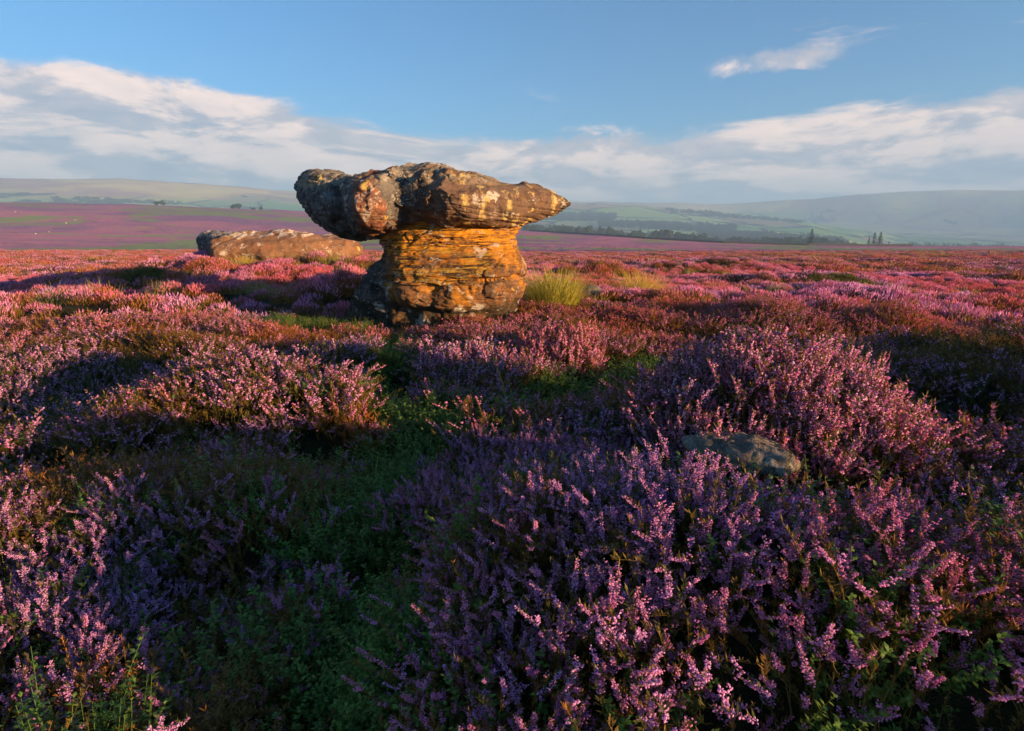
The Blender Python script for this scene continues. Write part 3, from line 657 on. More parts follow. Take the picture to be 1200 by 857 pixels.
def heather_proto(rs, lod, bare=False, full=False):
    A = Acc()
    if lod <= 1:
        n = 19; rad = 0.105
        for i in range(n):
            th, q = rs.uniform(0, 6.28), rad * math.sqrt(rs.rand())
            fl = rs.uniform(0.18, 0.42) if (full or rs.rand() > 0.34) else 0.0; dens = 1.0
            H = rs.uniform(0.15, 0.30) * (0.85 if bare else 1)
            if bare: dens = rs.uniform(0.05, 0.4); fl = fl if rs.rand() < 0.4 else 0.0
            if full: H *= 1.15; fl = rs.uniform(0.35, 0.55)
            sprig(A, rs, (q * math.cos(th), q * math.sin(th), -0.02), H, rs.uniform(0.05, 0.35) if full else rs.uniform(0.1, 0.9), th + rs.normal(0, 0.9), lod, fl, dens if not bare else dens)
            if bare:
                k = 24; P = np.stack([np.full(k, q * math.cos(th)), np.full(k, q * math.sin(th)), rs.uniform(0.05, H, k)], 1)
                t2 = rs.uniform(0, 6.28, k); blades(A, P, np.stack([np.cos(t2), np.sin(t2), rs.uniform(.3, 1, k)], 1), rs.uniform(0.012, 0.022, k), 0.0036, 1, rs.rand(k))
    else:
        big = lod == 3
        n = 190 if not big else 210; rad = 0.24 if not big else 0.75
        H = 0.30 if not big else 0.38
        th = rs.uniform(0, 6.28, n); q = rad * np.sqrt(rs.rand(n))
        hh = H * (1 - 0.35 * (q / rad) ** 2) * rs.uniform(0.75, 1.1, n)
        P = np.stack([q * np.cos(th), q * np.sin(th), hh], 1)
        D = np.stack([np.cos(th) * q / rad * 0.5 + rs.normal(0, .25, n), np.sin(th) * q / rad * 0.5 + rs.normal(0, .25, n), np.ones(n)], 1)
        u, w, d = frames(D)
        keep = rs.rand(n) > (0.85 if bare else 0.36)
        # flower spike: a slim four-sided spindle with a knobbly side blob
        L = rs.uniform(0.024, 0.052, n) * (1 if not big else 1.8); W = rs.uniform(0.006, 0.011, n) * (1 if not big else 2.0)
        k = keep
        bv = OCT.copy(); bv[:4, 2] = -0.2
        V = P[k][:, None] + W[k][:, None, None] * (bv[None, :, 0:1] * u[k][:, None] + bv[None, :, 1:2] * w[k][:, None]) + (L[k] / 1.2)[:, None, None] * bv[None, :, 2:3] * d[k][:, None]
        m = int(k.sum()); F_ = OCF[None] + (np.arange(m) * 6)[:, None, None]
        A.add(V.reshape(-1, 3), F_.reshape(-1, 3), 0, np.repeat(np.clip(rs.normal(0.45, 0.28, m), 0, 1), 6))
        # foliage blades from the body of the bush
        nb = (330 if not big else 330); th = rs.uniform(0, 6.28, nb); q = rad * 1.05 * np.sqrt(rs.rand(nb))
        z0 = rs.uniform(0.02, 0.85, nb) * H * (1 - 0.35 * (q / rad) ** 2)
        P = np.stack([q * np.cos(th), q * np.sin(th), z0], 1)
        D = np.stack([np.cos(th) * 0.4 + rs.normal(0, .35, nb), np.sin(th) * 0.4 + rs.normal(0, .35, nb), rs.uniform(0.5, 1.2, nb)], 1)
        blades(A, P, D, rs.uniform(0.05, 0.11, nb) * (1 if not big else 1.9), (0.014 if not big else 0.045), 1, rs.rand(nb) * 0.8)
    return A.arrays()
def bilberry_proto(rs, lod):
    A = Acc(); n = 26 if lod == 0 else 20
    for i in range(n):
        th, q = rs.uniform(0, 6.28), 0.09 * math.sqrt(rs.rand()); H = rs.uniform(0.06, 0.17); le = rs.uniform(0, 0.7)
        b = np.array([q * math.cos(th), q * math.sin(th), -0.01]); tip = b + [math.cos(th) * le * H, math.sin(th) * le * H, H]
        stem(A, [b, (b + tip) / 2, tip], 0.0012, 0, 0.1)
        k = 26 if lod == 0 else 12; s = rs.uniform(0.2, 1, k)[:, None]; P = b + (tip - b) * s
        t2 = rs.uniform(0, 6.28, k); D = np.stack([np.cos(t2), np.sin(t2), rs.uniform(-0.1, 0.9, k)], 1)
        blades(A, P, D, rs.uniform(0.010, 0.019, k) * (1 if lod == 0 else 1.6), 0.008 * (1 if lod == 0 else 1.6), 0, rs.rand(k), 0.15)
    return A.arrays()
def grass_arrays(rs, n, rad, H, W, spread=0.5, segs=4):
    A = Acc()
    for i in range(n):
        th, q = rs.uniform(0, 6.28), rad * math.sqrt(rs.rand()); h = H * rs.uniform(0.5, 1.1); sp_ = spread * rs.uniform(0.2, 1.2) * (0.35 + q / rad)
        az = th + rs.normal(0, 0.6); dx, dy = math.cos(az), math.sin(az); nx, ny = -dy, dx
        t = np.linspace(0, 1, segs + 1); bx = sp_ * h * t ** 1.9; zz = h * (t - 0.28 * sp_ * t ** 2.5); w = W * (1 - t) ** 0.7 * 0.5
        bx0, by0 = q * math.cos(th), q * math.sin(th)
        Lf = np.stack([bx0 + dx * bx + nx * w, by0 + dy * bx + ny * w, zz - 0.02], 1); Rt = np.stack([bx0 + dx * bx - nx * w, by0 + dy * bx - ny * w, zz - 0.02], 1)
        V = np.empty((2 * (segs + 1), 3)); V[0::2] = Lf; V[1::2] = Rt
        F_ = [f for k in range(segs) for f in ((2*k, 2*k+1, 2*k+3), (2*k, 2*k+3, 2*k+2))]
        A.add(V, F_, 0, np.clip(rs.rand() * 0.5 + 0.5 * np.repeat(t, 2), 0, 1))
    return A.arrays()

def stuff_object(name, label, cat, protos, mats, pts, idx, rot, scl, tint):
    """one object: points carrying plants, set out by geometry nodes"""
    pc = bpy.data.collections.new(name + '_plants')
    for k, arr in enumerate(protos):
        V, F_, M_, A_ = arr
        me = mesh_from('plant_%02d' % k, V, F_, mats, M_, {'v': A_})
        pc.objects.link(bpy.data.objects.new('plant_%02d' % k, me))
    me = bpy.data.meshes.new(name); me.vertices.add(len(pts)); me.vertices.foreach_set('co', np.asarray(pts, np.float32).ravel())
    for n_, a, ty in (('pick', idx, 'INT'), ('rot', rot, 'FLOAT_VECTOR'), ('scl', scl, 'FLOAT_VECTOR'), ('tint', tint, 'FLOAT')):
        at = me.attributes.new(n_, ty, 'POINT')
        at.data.foreach_set('vector' if ty == 'FLOAT_VECTOR' else 'value', np.asarray(a, np.int32 if ty == 'INT' else np.float32).ravel())
    for m in mats: me.materials.append(m)
    o = obj(name, me)
    ng = bpy.data.node_groups.new(name, 'GeometryNodeTree')
    ng.interface.new_socket('Geometry', in_out='INPUT', socket_type='NodeSocketGeometry'); ng.interface.new_socket('Geometry', in_out='OUTPUT', socket_type='NodeSocketGeometry')
    N, Lk = ng.nodes, ng.links
    gi, go = N.new('NodeGroupInput'), N.new('NodeGroupOutput')
    ci = N.new('GeometryNodeCollectionInfo'); ci.inputs['Collection'].default_value = pc; ci.inputs['Separate Children'].default_value = True; ci.inputs['Reset Children'].default_value = True
    ip = N.new('GeometryNodeInstanceOnPoints'); ip.inputs['Pick Instance'].default_value = True
    def na(nm, ty):
        a = N.new('GeometryNodeInputNamedAttribute'); a.data_type = ty; a.inputs['Name'].default_value = nm; return a.outputs['Attribute']
    Lk.new(gi.outputs[0], ip.inputs['Points']); Lk.new(ci.outputs[0], ip.inputs['Instance'])
    Lk.new(na('pick', 'INT'), ip.inputs['Instance Index'])
    er = N.new('FunctionNodeEulerToRotation'); Lk.new(na('rot', 'FLOAT_VECTOR'), er.inputs[0]); Lk.new(er.outputs[0], ip.inputs['Rotation'])
    Lk.new(na('scl', 'FLOAT_VECTOR'), ip.inputs['Scale']); Lk.new(ip.outputs[0], go.inputs[0])
    md = o.modifiers.new('plants', 'NODES'); md.node_group = ng
    return tag(o, label, cat, kind='stuff')

def scatter(r0, r1, ph0, ph1, dens, rs):
    area = 0.5 * (ph1 - ph0) * (r1**2 - r0**2); n = int(area * dens)
    r = np.sqrt(rs.uniform(r0**2, r1**2, n)); p = rs.uniform(ph0, ph1, n)
    return r * np.sin(p), r * np.cos(p)
BUSHES = []   # (x, y, rx, ry, h) heather bushes that stand as things of their own
def clear_of(x, y):
    ok = np.ones(len(x), bool)
    # the outcrop's footprint, the low boulder's, the flat stone's
    ok &= ~((abs(x - ROCK_O.x - 0.0) < 1.35) & (y > 9.15) & (y < 11.2))
    ok &= ~((x > -8.9) & (x < -5.0) & (abs(y - 21.0) < 1.5))
    fs = bpy.data.objects['flat_stone'].location
    ok &= ~(((x - fs.x) / 0.27) ** 2 + ((y - fs.y + 0.03) / 0.15) ** 2 < 1)
    for (bx, by, rx, ry, h) in BUSHES: ok &= ~(((x - bx) / (rx * 0.86)) ** 2 + ((y - by) / (ry * 0.86)) ** 2 < 1)
    return ok
def slope_rot(x, y, rs, k=0.5):
    e = 0.12; zx = (terrain(x + e, y) - terrain(x - e, y)) / (2*e); zy = (terrain(x, y + e) - terrain(x, y - e)) / (2*e)
    return np.stack([zy * k + rs.normal(0, 0.10, len(x)), -zx * k + rs.normal(0, 0.10, len(x)), rs.uniform(0, 6.28, len(x))], 1)

# distinct bushes (photo pixel of the middle, half widths in metres, height)
def bush_at(px, Y, rx, ry, h):
    x = float(at_y(px, 300, Y)[0]); BUSHES.append((x, Y, rx, ry, h)); return BUSHES[-1]
hum = on_z(925, 470, 0.45)
BUSHES.append((hum[0] - 0.06, hum[1], 0.84, 0.50, 0.34))
bush_at(395, 13.2, 0.95, 0.6, 0.55)      # beside the pedestal
bush_at(182, 17.0, 1.0, 0.6, 0.42)       # dark mound
bush_at(692, 24.0, 1.5, 0.8, 0.45)
bush_at(540, 5.9, 0.42, 0.35, 0.36)
bush_at(660, 6.1, 0.50, 0.35, 0.36)
bush_at(990, 21.0, 1.7, 0.7, 0.40)

rs = np.random.RandomState(5)
protos = []
for lod in (0, 1, 2, 3):
    for k in range(5): protos.append(heather_proto(rs, lod))
    for k in range(3): protos.append(heather_proto(rs, lod, True))
fullp = [heather_proto(rs, 1, False, True) for k in range(4)]
zones = [(0.45, 3.6, R(-64), R(110), 98, 0), (0.45, 2.5, R(110), R(296), 30, 1), (3.6, 11.5, R(-50), R(60), 48, 1), (3.6, 9.5, R(60), R(75), 40, 1), (3.6, 12, R(75), R(150), 14, 2),
         (11.5, 38, R(-50), R(56), 13.5, 2), (9.5, 11.5, R(60), R(75), 10, 2), (38, 150, R(-48), R(50), 1.35, 3)]
PT, ID, RO, SC, TI = [], [], [], [], []
for (r0, r1, a, b, dn, lod) in zones:
    x, y = scatter(r0, r1, a, b, dn, rs); r = np.hypot(x, y)
    keep = clear_of(x, y)
    hol = hollow(x, y) * (r < 30)
    keep &= rs.rand(len(x)) > hol * 1.15
    if lod >= 2: keep &= rs.rand(len(x)) > sstep(0.22, 0.45, fbm(x * 0.09, y * 0.2, 21, 3)) * 0.85      # grassy openings
    x, y, r = x[keep], y[keep], r[keep]
    nb = fbm(x * 0.55, y * 0.55, 11, 3)
    nb = np.where(r > 15, fbm(x * 0.2, y * 0.2, 11, 3), nb)
    pb = sstep(-0.05, np.where(r > 12, 0.3, 0.5), nb) * 0.85 + 0.10
    rel = terrain(x, y) - base_h(x, y); pb = np.maximum(pb, np.where(r < 6, 0.55, 0.85) * sstep(0.10, -0.22, rel) * (r < 40) * np.where((x > 1.5) & (r < 9), 0.35, 1.0))  # flowers thinned in the dips to darken them like shaded hollows
    # the brown-green, nearly flowerless patch at the right edge
    ex, ey = on_z(1130, 640, 0.5); pb = np.maximum(pb, 0.75 * np.exp(-(((x - ex) / 0.45) ** 2 + ((y - ey) / 0.6) ** 2)))
    bare = rs.rand(len(x)) < pb
    PT.append(np.stack([x, y, terrain(x, y) - 0.015], 1)); RO.append(slope_rot(x, y, rs))
    ID.append(np.where(bare, 5 + rs.randint(0, 3, len(x)), rs.randint(0, 5, len(x))) + 8 * lod)
    s = rs.uniform(0.75, 1.2, len(x)) * np.where(r < 3.6, 0.84, 1.0) * (1.0 + 0.25 * fbm(x * 1.1, y * 1.1, 2, 2)) * (1 - 0.25 * (hollow(x, y) * (r < 30)))
    SC.append(np.stack([s * 1.05, s * 1.05, s], 1))
    TI.append(np.clip(0.25 + 0.32 * sstep(5, 14, r) + 0.4 * fbm(x * 0.8, y * 0.8, 31, 2) + 0.7 * fbm(x * 0.13, y * 0.17, 35, 2) * (r > 5) + rs.normal(0, 0.15, len(x)) + 0.25 * bare, 0, 1) * np.where(r > 0, 1, 1))  # redder with distance: warm sunlight on farther plants put into the tint
stuff_object('heather', 'flowering purple and pink heather covering the moor from the foreground to the far edge', 'heather', protos, [M_flower, M_leaf],
             np.vstack(PT), np.concatenate(ID), np.vstack(RO), np.vstack(SC), np.concatenate(TI))
print('heather instances', sum(map(len, PT)))

# bilberry and moss green in the hollow
bp = [bilberry_proto(rs, 0) for k in range(4)] + [bilberry_proto(rs, 1) for k in range(4)]
PT, ID, RO, SC, TI = [], [], [], [], []
for (r0, r1, a, b, dn, lod) in [(0.45, 3.4, R(-60), R(70), 150, 0), (3.4, 14, R(-50), R(50), 70, 1)]:
    x, y = scatter(r0, r1, a, b, dn, rs); hol = hollow(x, y)
    keep = clear_of(x, y) & ((rs.rand(len(x)) < hol * 1.2 * (0.55 + 0.9 * (perlin(x * 2.2, y * 2.2, 8.0) > -0.12))) | (rs.rand(len(x)) < 0.10 * (np.hypot(x, y) < 6)))
    x, y = x[keep], y[keep]
    PT.append(np.stack([x, y, terrain(x, y) + 0.0], 1)); RO.append(slope_rot(x, y, rs)); ID.append(rs.randint(0, 4, len(x)) + 4 * lod)
    s = rs.uniform(0.7, 1.5, len(x)); SC.append(np.stack([s, s, s], 1)); TI.append(np.clip(rs.normal(0.3, 0.3, len(x)), 0, 1))
stuff_object('bilberry', 'low green bilberry leaves filling the hollow between the heather hummocks', 'ground cover', bp, [M_bil],
             np.vstack(PT), np.concatenate(ID), np.vstack(RO), np.vstack(SC), np.concatenate(TI))
# pale grass in the openings further off
gp = [grass_arrays(rs, 45, 0.25, 0.42, 0.014, 0.7, 3) for k in range(4)]
x1, y1 = scatter(14, 45, R(-48), R(50), 3.2, rs); k = rs.rand(len(x1)) < sstep(0.22, 0.45, fbm(x1 * 0.09, y1 * 0.2, 21, 3)); x1, y1 = x1[k], y1[k]
x2, y2 = scatter(45, 150, R(-46), R(48), 0.8, rs); k = rs.rand(len(x2)) < sstep(0.22, 0.45, fbm(x2 * 0.09, y2 * 0.2, 21, 3)); x2, y2 = x2[k], y2[k]
x3 = rs.normal(-2.9, 0.7, 160); y3 = rs.normal(9.6, 0.5, 160)
x4, y4 = scatter(1.0, 8.0, R(-42), R(42), 9, rs); k = rs.rand(len(x4)) < hollow(x4, y4) * 0.8; x4, y4 = x4[k], y4[k]
x6, y6 = scatter(48, 125, phi_of(860), phi_of(1190), 1.6, rs); k = rs.rand(len(x6)) < sstep(-0.05, 0.25, fbm(x6 * 0.03, y6 * 0.06, 41, 3)) * 0.8; x4 = np.concatenate([x4, x6[k]]); y4 = np.concatenate([y4, y6[k]])
x5 = rs.normal(2.0, 1.3, 60); y5 = rs.normal(12.6, 1.3, 60)
x, y = np.concatenate([x1, x2, x3, x4, x5]), np.concatenate([y1, y2, y3, y4, y5]); k = clear_of(x, y); x, y = x[k], y[k]; r = np.hypot(x, y)
s = np.where(r > 45, 2.4, np.where(r < 8, 0.32, np.where(r < 12, 0.55, 1.0))) * rs.uniform(0.7, 1.2, len(x))
stuff_object('moor_grass', 'pale straw and green grass growing in the openings between the heather', 'grass', gp, [M_grass],
             np.stack([x, y, terrain(x, y)], 1), rs.randint(0, 4, len(x)), slope_rot(x, y, rs), np.stack([s, s, s * np.where(r > 45, 0.55, 1)], 1), np.where((r < 12) & (r > 8), 0.9, rs.uniform(0, 0.4, len(x))))

# ---- distinct bushes as things: foliage and flower spikes as parts
def build_bush(name, b, label, cat, n, lod_pool, bare=0.1, sc=1.0, mats=(M_flower_g, M_leaf_g), tint=0.25, noflower=False, group='separate heather bushes among the moor'):
    bx, by, rx, ry, h = b; z0 = float(terrain(bx, by))
    t = empty(name, (bx, by, z0), label, cat, group)
    acc = {0: [[], [], [], []], 1: [[], [], [], []]}; cnt = {0: 0, 1: 0}
    for i in range(n):
        th, q = rs.uniform(0, 6.28), math.sqrt(rs.rand()); x, y = rx * q * math.cos(th), ry * q * math.sin(th)
        zt = float(terrain(bx + x, by + y)) - z0
        dome = max(0.0, h - 0.30) * (1 - q ** 2.2)
        V, F_, M_, A_ = lod_pool[rs.randint(5, 8) if rs.rand() < bare else rs.randint(0, 5)]

        s = sc * rs.uniform(0.7, 1.35)
        if perlin(bx + x * 2.6, by + y * 2.6, 3.3) < -0.22: s *= 0.6; V, F_, M_, A_ = pool1[5 + i % 3]
        if noflower: F_, M_ = F_[M_ == 1], M_[M_ == 1]
        Rm = rotm(-y / ry * 0.30 + rs.normal(0, .08), x / rx * 0.45 + rs.normal(0, .08), rs.uniform(0, 6.28))
        V2 = (V * s) @ Rm.T + [x, y, zt + dome - 0.02]
        tt = np.clip(tint + rs.normal(0, 0.18), 0, 1)
        for m in (0, 1):
            f = F_[M_ == m]
            if not len(f): continue
            used = np.unique(f); rm = np.full(len(V), -1); rm[used] = np.arange(len(used))
            acc[m][0].append(V2[used]); acc[m][1].append(rm[f] + cnt[m]); acc[m][2].append(A_[used]); acc[m][3].append(np.full(len(used), tt)); cnt[m] += len(used)
    for m, nm in ((1, 'foliage'), (0, 'flower_spikes')):
        if cnt[m]:
            me = mesh_from(nm, np.vstack(acc[m][0]), np.vstack(acc[m][1]), [mats[m]], None, {'v': np.concatenate(acc[m][2]), 'tint': np.concatenate(acc[m][3])})
            obj(nm, me, t)
    return t
pool1, pool2 = protos[8:16], protos[16:24]
build_bush('heather_bush', BUSHES[0], 'rounded hummock of sunlit pink heather behind the flat grey stone', 'heather bush', 300, fullp + fullp, 0.0, 0.92, tint=0.16)
build_bush('heather_bush', BUSHES[1], 'pink heather bush in the gap between the low boulder and the pedestal', 'heather bush', 34, pool2, 0.1, 1.0, tint=0.5)
build_bush('heather_bush', BUSHES[2], 'dark green flowerless heather bush left of the low boulder', 'heather bush', 34, [pool2[5]]*8, 1, 1.0, tint=0.0, noflower=True)
build_bush('heather_bush', BUSHES[3], 'dark reddish heather mound on the moor behind the two yellow grass tufts', 'heather bush', 46, [pool2[5], pool2[6], pool2[0]] * 3, 0.6, 1.0, tint=0.5)
build_bush('heather_bush', BUSHES[4], 'tall violet heather bush in front of the pedestal, left of its pink neighbour', 'heather bush', 36, fullp + fullp, 0.0, 1.1, tint=0.0)
build_bush('heather_bush', BUSHES[5], 'pink heather bush at the far end of the green hollow, right of its violet neighbour', 'heather bush', 46, fullp + fullp, 0.0, 1.1, tint=0.5)
build_bush('heather_bush', BUSHES[6], 'dark green heather mound beside the small yellow gorse on the right', 'heather bush', 46, [pool2[5], pool2[6], pool2[7]] * 3, 1, 1.0, tint=0.0, noflower=True)

def tuft(name, px, Y, n, rad, H, label, tint, cat='grass tuft', spread=0.85, W=0.013, group='grass tufts around the rocks'):
    x = float(at_y(px, 300, Y)[0]); V, F_, M_, A_ = grass_arrays(rs, n, rad, H, W, spread, 5)
    me = mesh_from(name, V, F_, [M_grass_g], None, {'v': A_, 'tint': np.full(len(V), tint)})
    o = obj(name, me); o.location = (x, Y, float(terrain(x, Y)) + 0.02)
    return tag(o, label, cat, group)
tuft('grass_tuft', 648, 11.6, 1500, 0.46, 1.05, 'tall yellow-green grass tuft growing against the right foot of the pedestal', 0.0)
tuft('grass_tuft', 752, 14.6, 1100, 0.38, 1.12, 'tall golden grass tuft standing alone in the heather right of the outcrop', 0.45)
tuft('grass_tuft', 281, 19.0, 500, 0.42, 0.62, 'thin green grass tuft in front of the left end of the low boulder', 0.0)
tuft('grass_tuft', 700, 12.0, 350, 0.30, 0.35, 'short yellowish grass tuft between the two tall tufts', 0.3)
V, F_, M_, A_ = bilberry_proto(rs, 1)
gx, gy = float(at_y(1022, 300, 19.5)[0]), 19.5
G = [( V * rs.uniform(2.2, 3.2)) @ rotm(0, 0, rs.uniform(0, 6)).T + [rs.normal(0, .22), rs.normal(0, .15), rs.uniform(0, .08)] for k in range(7)]
me = mesh_from('gorse_bush', np.vstack(G), np.vstack([F_ + k * len(V) for k in range(7)]), [M_gorse_g], None, {'v': np.tile(np.clip(A_ + .3, 0, 1), 7), 'tint': np.zeros(7 * len(V))})
o = obj('gorse_bush', me); o.location = (gx, gy, float(terrain(gx, gy)) + 0.05); tag(o, 'small bright yellow gorse bush beside the dark heather mound', 'gorse')
def small_stone(px, Y, w, h, label):
    bm = bmesh.new(); bmesh.ops.create_icosphere(bm, subdivisions=4, radius=0.5); me = bpy.data.meshes.new('small_stone'); bm.to_mesh(me); bm.free()
    v, n = get_vn(me); v *= [w, w * 0.7, h]; v += n * (0.10 * w * fbm(v[:,0]*3/w*0.5 + px, v[:,1]*3, v[:,2]*3, 3))[:, None]; set_v(me, v)
    o = obj('small_stone', finish(me, M_flat)); x = float(at_y(px, 300, Y)[0]); o.location = (x, Y, float(terrain(x, Y)) + 0.22); return tag(o, label, 'stone', 'small stones in the heather')
small_stone(697, 12.3, 0.5, 0.45, 'small grey stone in the heather between the two tall grass tufts')
small_stone(272, 9.3, 0.6, 0.35, 'pale flat stone peeping from the pink heather left of the outcrop')
def stalks(px, py, n, H, label):
    x, y = on_z(px, py, 0.1); V, F_, M_, A_ = grass_arrays(rs, n, 0.07, H, 0.005, 0.75, 7)
    me = mesh_from('grass_stalks', V, F_, [M_grass_g], None, {'v': A_, 'tint': np.full(len(V), 0.3)})
    o = obj('grass_stalks', me); o.location = (x, y, float(terrain(x, y))); tag(o, label, 'grass stalks', 'thin dry grass stalks in the foreground')
stalks(600, 472, 9, 0.75, 'thin dry grass stalks leaning up from the green hollow')
stalks(842, 525, 8, 0.5, 'thin dry grass stalks rising in front of the flat grey stone')
stalks(440, 560, 4, 0.4, 'sparse low grass stalks beside the violet heather in the hollow')

# ------------------------------------------------------------------ trees, wall, houses, sheep far off
def simple_mat(name, c, c2=None, sc=1.0, rough=0.9):
    m, nt = mat(name); T = NT(nt); oc = T.n('ShaderNodeTexCoord').outputs['Object']
    b = T.mix(T.ramp(T.noise(oc, sc, 5, 0.65), (0.35, 0.65)), c, c2 or tuple(v * 0.6 for v in c)); out_diffuse(T, b, T.noise(oc, sc * 4, 4), 0.4, 0.05, rough); return m
M_bark = simple_mat('bark', (0.09, 0.065, 0.045), None, 3)
M_conf = simple_mat('conifer_needles', (0.018, 0.035, 0.014), (0.04, 0.06, 0.02), 1.5)
M_crown = simple_mat('broadleaf_foliage', (0.03, 0.055, 0.02), (0.06, 0.085, 0.025), 0.8)
M_wall = simple_mat('dry_stone', (0.13, 0.11, 0.09), (0.05, 0.045, 0.04), 2.5)
M_wool = simple_mat('wool', (0.75, 0.70, 0.62), (0.6, 0.55, 0.48), 6)
M_face = simple_mat('sheep_face', (0.06, 0.05, 0.045), None, 6)
M_hwall = simple_mat('house_stone', (0.55, 0.50, 0.42), (0.45, 0.41, 0.35), 1.0)
M_hroof = simple_mat('slate', (0.12, 0.11, 0.12), None, 1.0)
M_glass = simple_mat('window_glass', (0.03, 0.035, 0.04), None, 1.0, 0.2)
def cone_mesh(name, r0, r1, h, m, k=7):
    bm = bmesh.new(); bmesh.ops.create_cone(bm, cap_ends=True, segments=k, radius1=r0, radius2=r1, depth=h, matrix=Matrix.Translation((0, 0, h/2)))
    me = bpy.data.meshes.new(name); bm.to_mesh(me); bm.free(); me.materials.append(m); return me
def conifer_crown(rs, H, rad):
    A = Acc(); n = 520
    t = rs.rand(n) ** 0.75; th = rs.uniform(0, 6.28, n); rr = rad * (1 - t) ** 0.85 * rs.uniform(0.3, 1.1, n) * (0.75 + 0.35 * np.sin(t * 40))
    P = np.stack([rr * np.cos(th), rr * np.sin(th), H * (0.12 + 0.86 * t)], 1); D = np.stack([np.cos(th), np.sin(th), -0.25 + 0 * th + rs.normal(0, .2, n)], 1)
    blades(A, P, D, rad * 0.55 * (1 - 0.7 * t), rad * 0.33 * (1 - 0.6 * t), 0, rs.rand(n), 0.1)
    V, F_, M_, A_ = A.arrays(); return mesh_from('crown', V, F_, [M_conf])
def broad_crown(rs, H, rad, m=None):
    A = Acc(); n = 420
    cs_ = rs.normal(0, 0.42, (8, 3)) * [rad, rad, H * 0.22] + [0, 0, H * 0.62]
    P = cs_[rs.randint(0, 8, n)]; D = rs.normal(0, 1, (n, 3)); D /= np.linalg.norm(D, axis=1)[:, None]
    P = P + D * rad * 0.42 * rs.uniform(0.7, 1.05, (n, 1)); P[:, 2] = np.maximum(P[:, 2], H * 0.14)
    blobs(A, P, D, rad * rs.uniform(0.09, 0.17, n), 0, rs.rand(n), low=False)
    V, F_, M_, A_ = A.arrays(); return V, F_
def place_dir(px, r):
    p = float(phi_of(px)); return r * math.sin(p), r * math.cos(p)
def tree(kind, px, r, H, rad, label, grp, protos_, k, sc):
    x, y = place_dir(px, r)
    t = empty(kind, (x, y, float(terrain(x, y)) - 0.3), label, 'tree', grp, rs.uniform(0, 6.28)); t.scale = (sc, sc, sc * rs.uniform(0.9, 1.1))
    a = protos_[k]
    for nm, me in (('trunk', a[0]), ('crown', a[1])):
        obj(nm, me, t)
    return t
con = [(cone_mesh('trunk', 0.3, 0.08, 9, M_bark), conifer_crown(rs, 13, 3.0)) for k in range(3)]
bro = []
for k in range(4):
    V, F_ = broad_crown(rs, 11, 4.6); bro.append((cone_mesh('trunk', 0.4, 0.2, 5.5, M_bark), mesh_from('crown', V, F_, [M_crown])))
tree('conifer_tree', 952, 470, 13, 3, 'dark conifer standing alone on the skyline at the moor edge', 'conifers on the edge of the moor', con, 0, 1.0)
for px, s, lb in ((1020, 0.55, 'smallest leftmost conifer of the skyline clump on the right'), (1026, 0.8, 'middle conifer of the skyline clump on the right'),
                  (1033, 0.95, 'tallest conifer of the skyline clump on the right'), (1044, 0.4, 'stunted conifer just right of the tallest in the skyline clump')):
    tree('conifer_tree', px, 480, 13, 3, lb, 'conifers on the edge of the moor', con, 1 if s > .5 else 2, s)
for px, r, s, lb in ((188, 905, 0.75, 'left bush-like tree of the pair on the crest of the purple moor'), (194, 900, 0.8, 'right bush-like tree of the pair on the crest of the purple moor'),
                  (276, 880, 0.85, 'left tree of the dark clump on the moor crest beside the low boulder'), (283, 872, 1.0, 'largest tree of the dark clump on the moor crest beside the low boulder'), (299, 860, 0.55, 'small tree right of the dark clump on the moor crest'), (308, 850, 0.6, 'small round tree nearest the outcrop on the moor crest')):
    tree('broadleaf_tree', px, r, 11, 4.6, lb, 'trees on the crest of the left moor', bro, rs.randint(0, 4), s)
for i in range(230):
    px = rs.uniform(612, 1000); r = rs.uniform(700, 1250)
    if perlin(px * 0.03, r * 0.006, 1.5) < -0.28: r = rs.uniform(760, 850)
    tree('broadleaf_tree', px, r, 11, 4.6, 'dark round tree in the wooded belt below the edge of the moor', 'trees in the belt below the moor edge', bro, rs.randint(0, 4), rs.uniform(0.8, 1.5))
# far woods: too many to count
A = Acc(); base_crowns = [broad_crown(np.random.RandomState(k), 9, 5) for k in range(3)]
def wood(px0, px1, r0, r1, n, s=1.0):
    for i in range(n):
        px, r = rs.uniform(px0, px1), rs.uniform(r0, r1); x, y = place_dir(px, r); V, F_ = base_crowns[i % 3]
        sel = slice(0, 6 * 90); k = s * rs.uniform(1.3, 2.2)
        A.add(V[sel] * [k * 1.3, k * 1.3, k] + [x, y, float(terrain(x, y)) - 2], F_[:8 * 90], 0, 0)
wood(640, 720, 2150, 2500, 200); wood(700, 860, 1850, 2100, 260); wood(820, 905, 1500, 1750, 200); wood(890, 990, 1450, 1700, 240); wood(780, 940, 2700, 2850, 110); wood(620, 700, 1500, 1540, 50)
wood(70, 150, 2250, 2450, 90, 0.8); wood(150, 215, 2350, 2420, 40, 0.8); wood(1050, 1180, 1500, 1560, 40); wood(620, 760, 1350, 1380, 30)
V, F_, M_, A_ = A.arrays(); tag(obj('woodland', mesh_from('woodland', V, F_, [M_crown])), 'distant dark woods and shelter belts on the valley sides', 'woodland', kind='stuff')
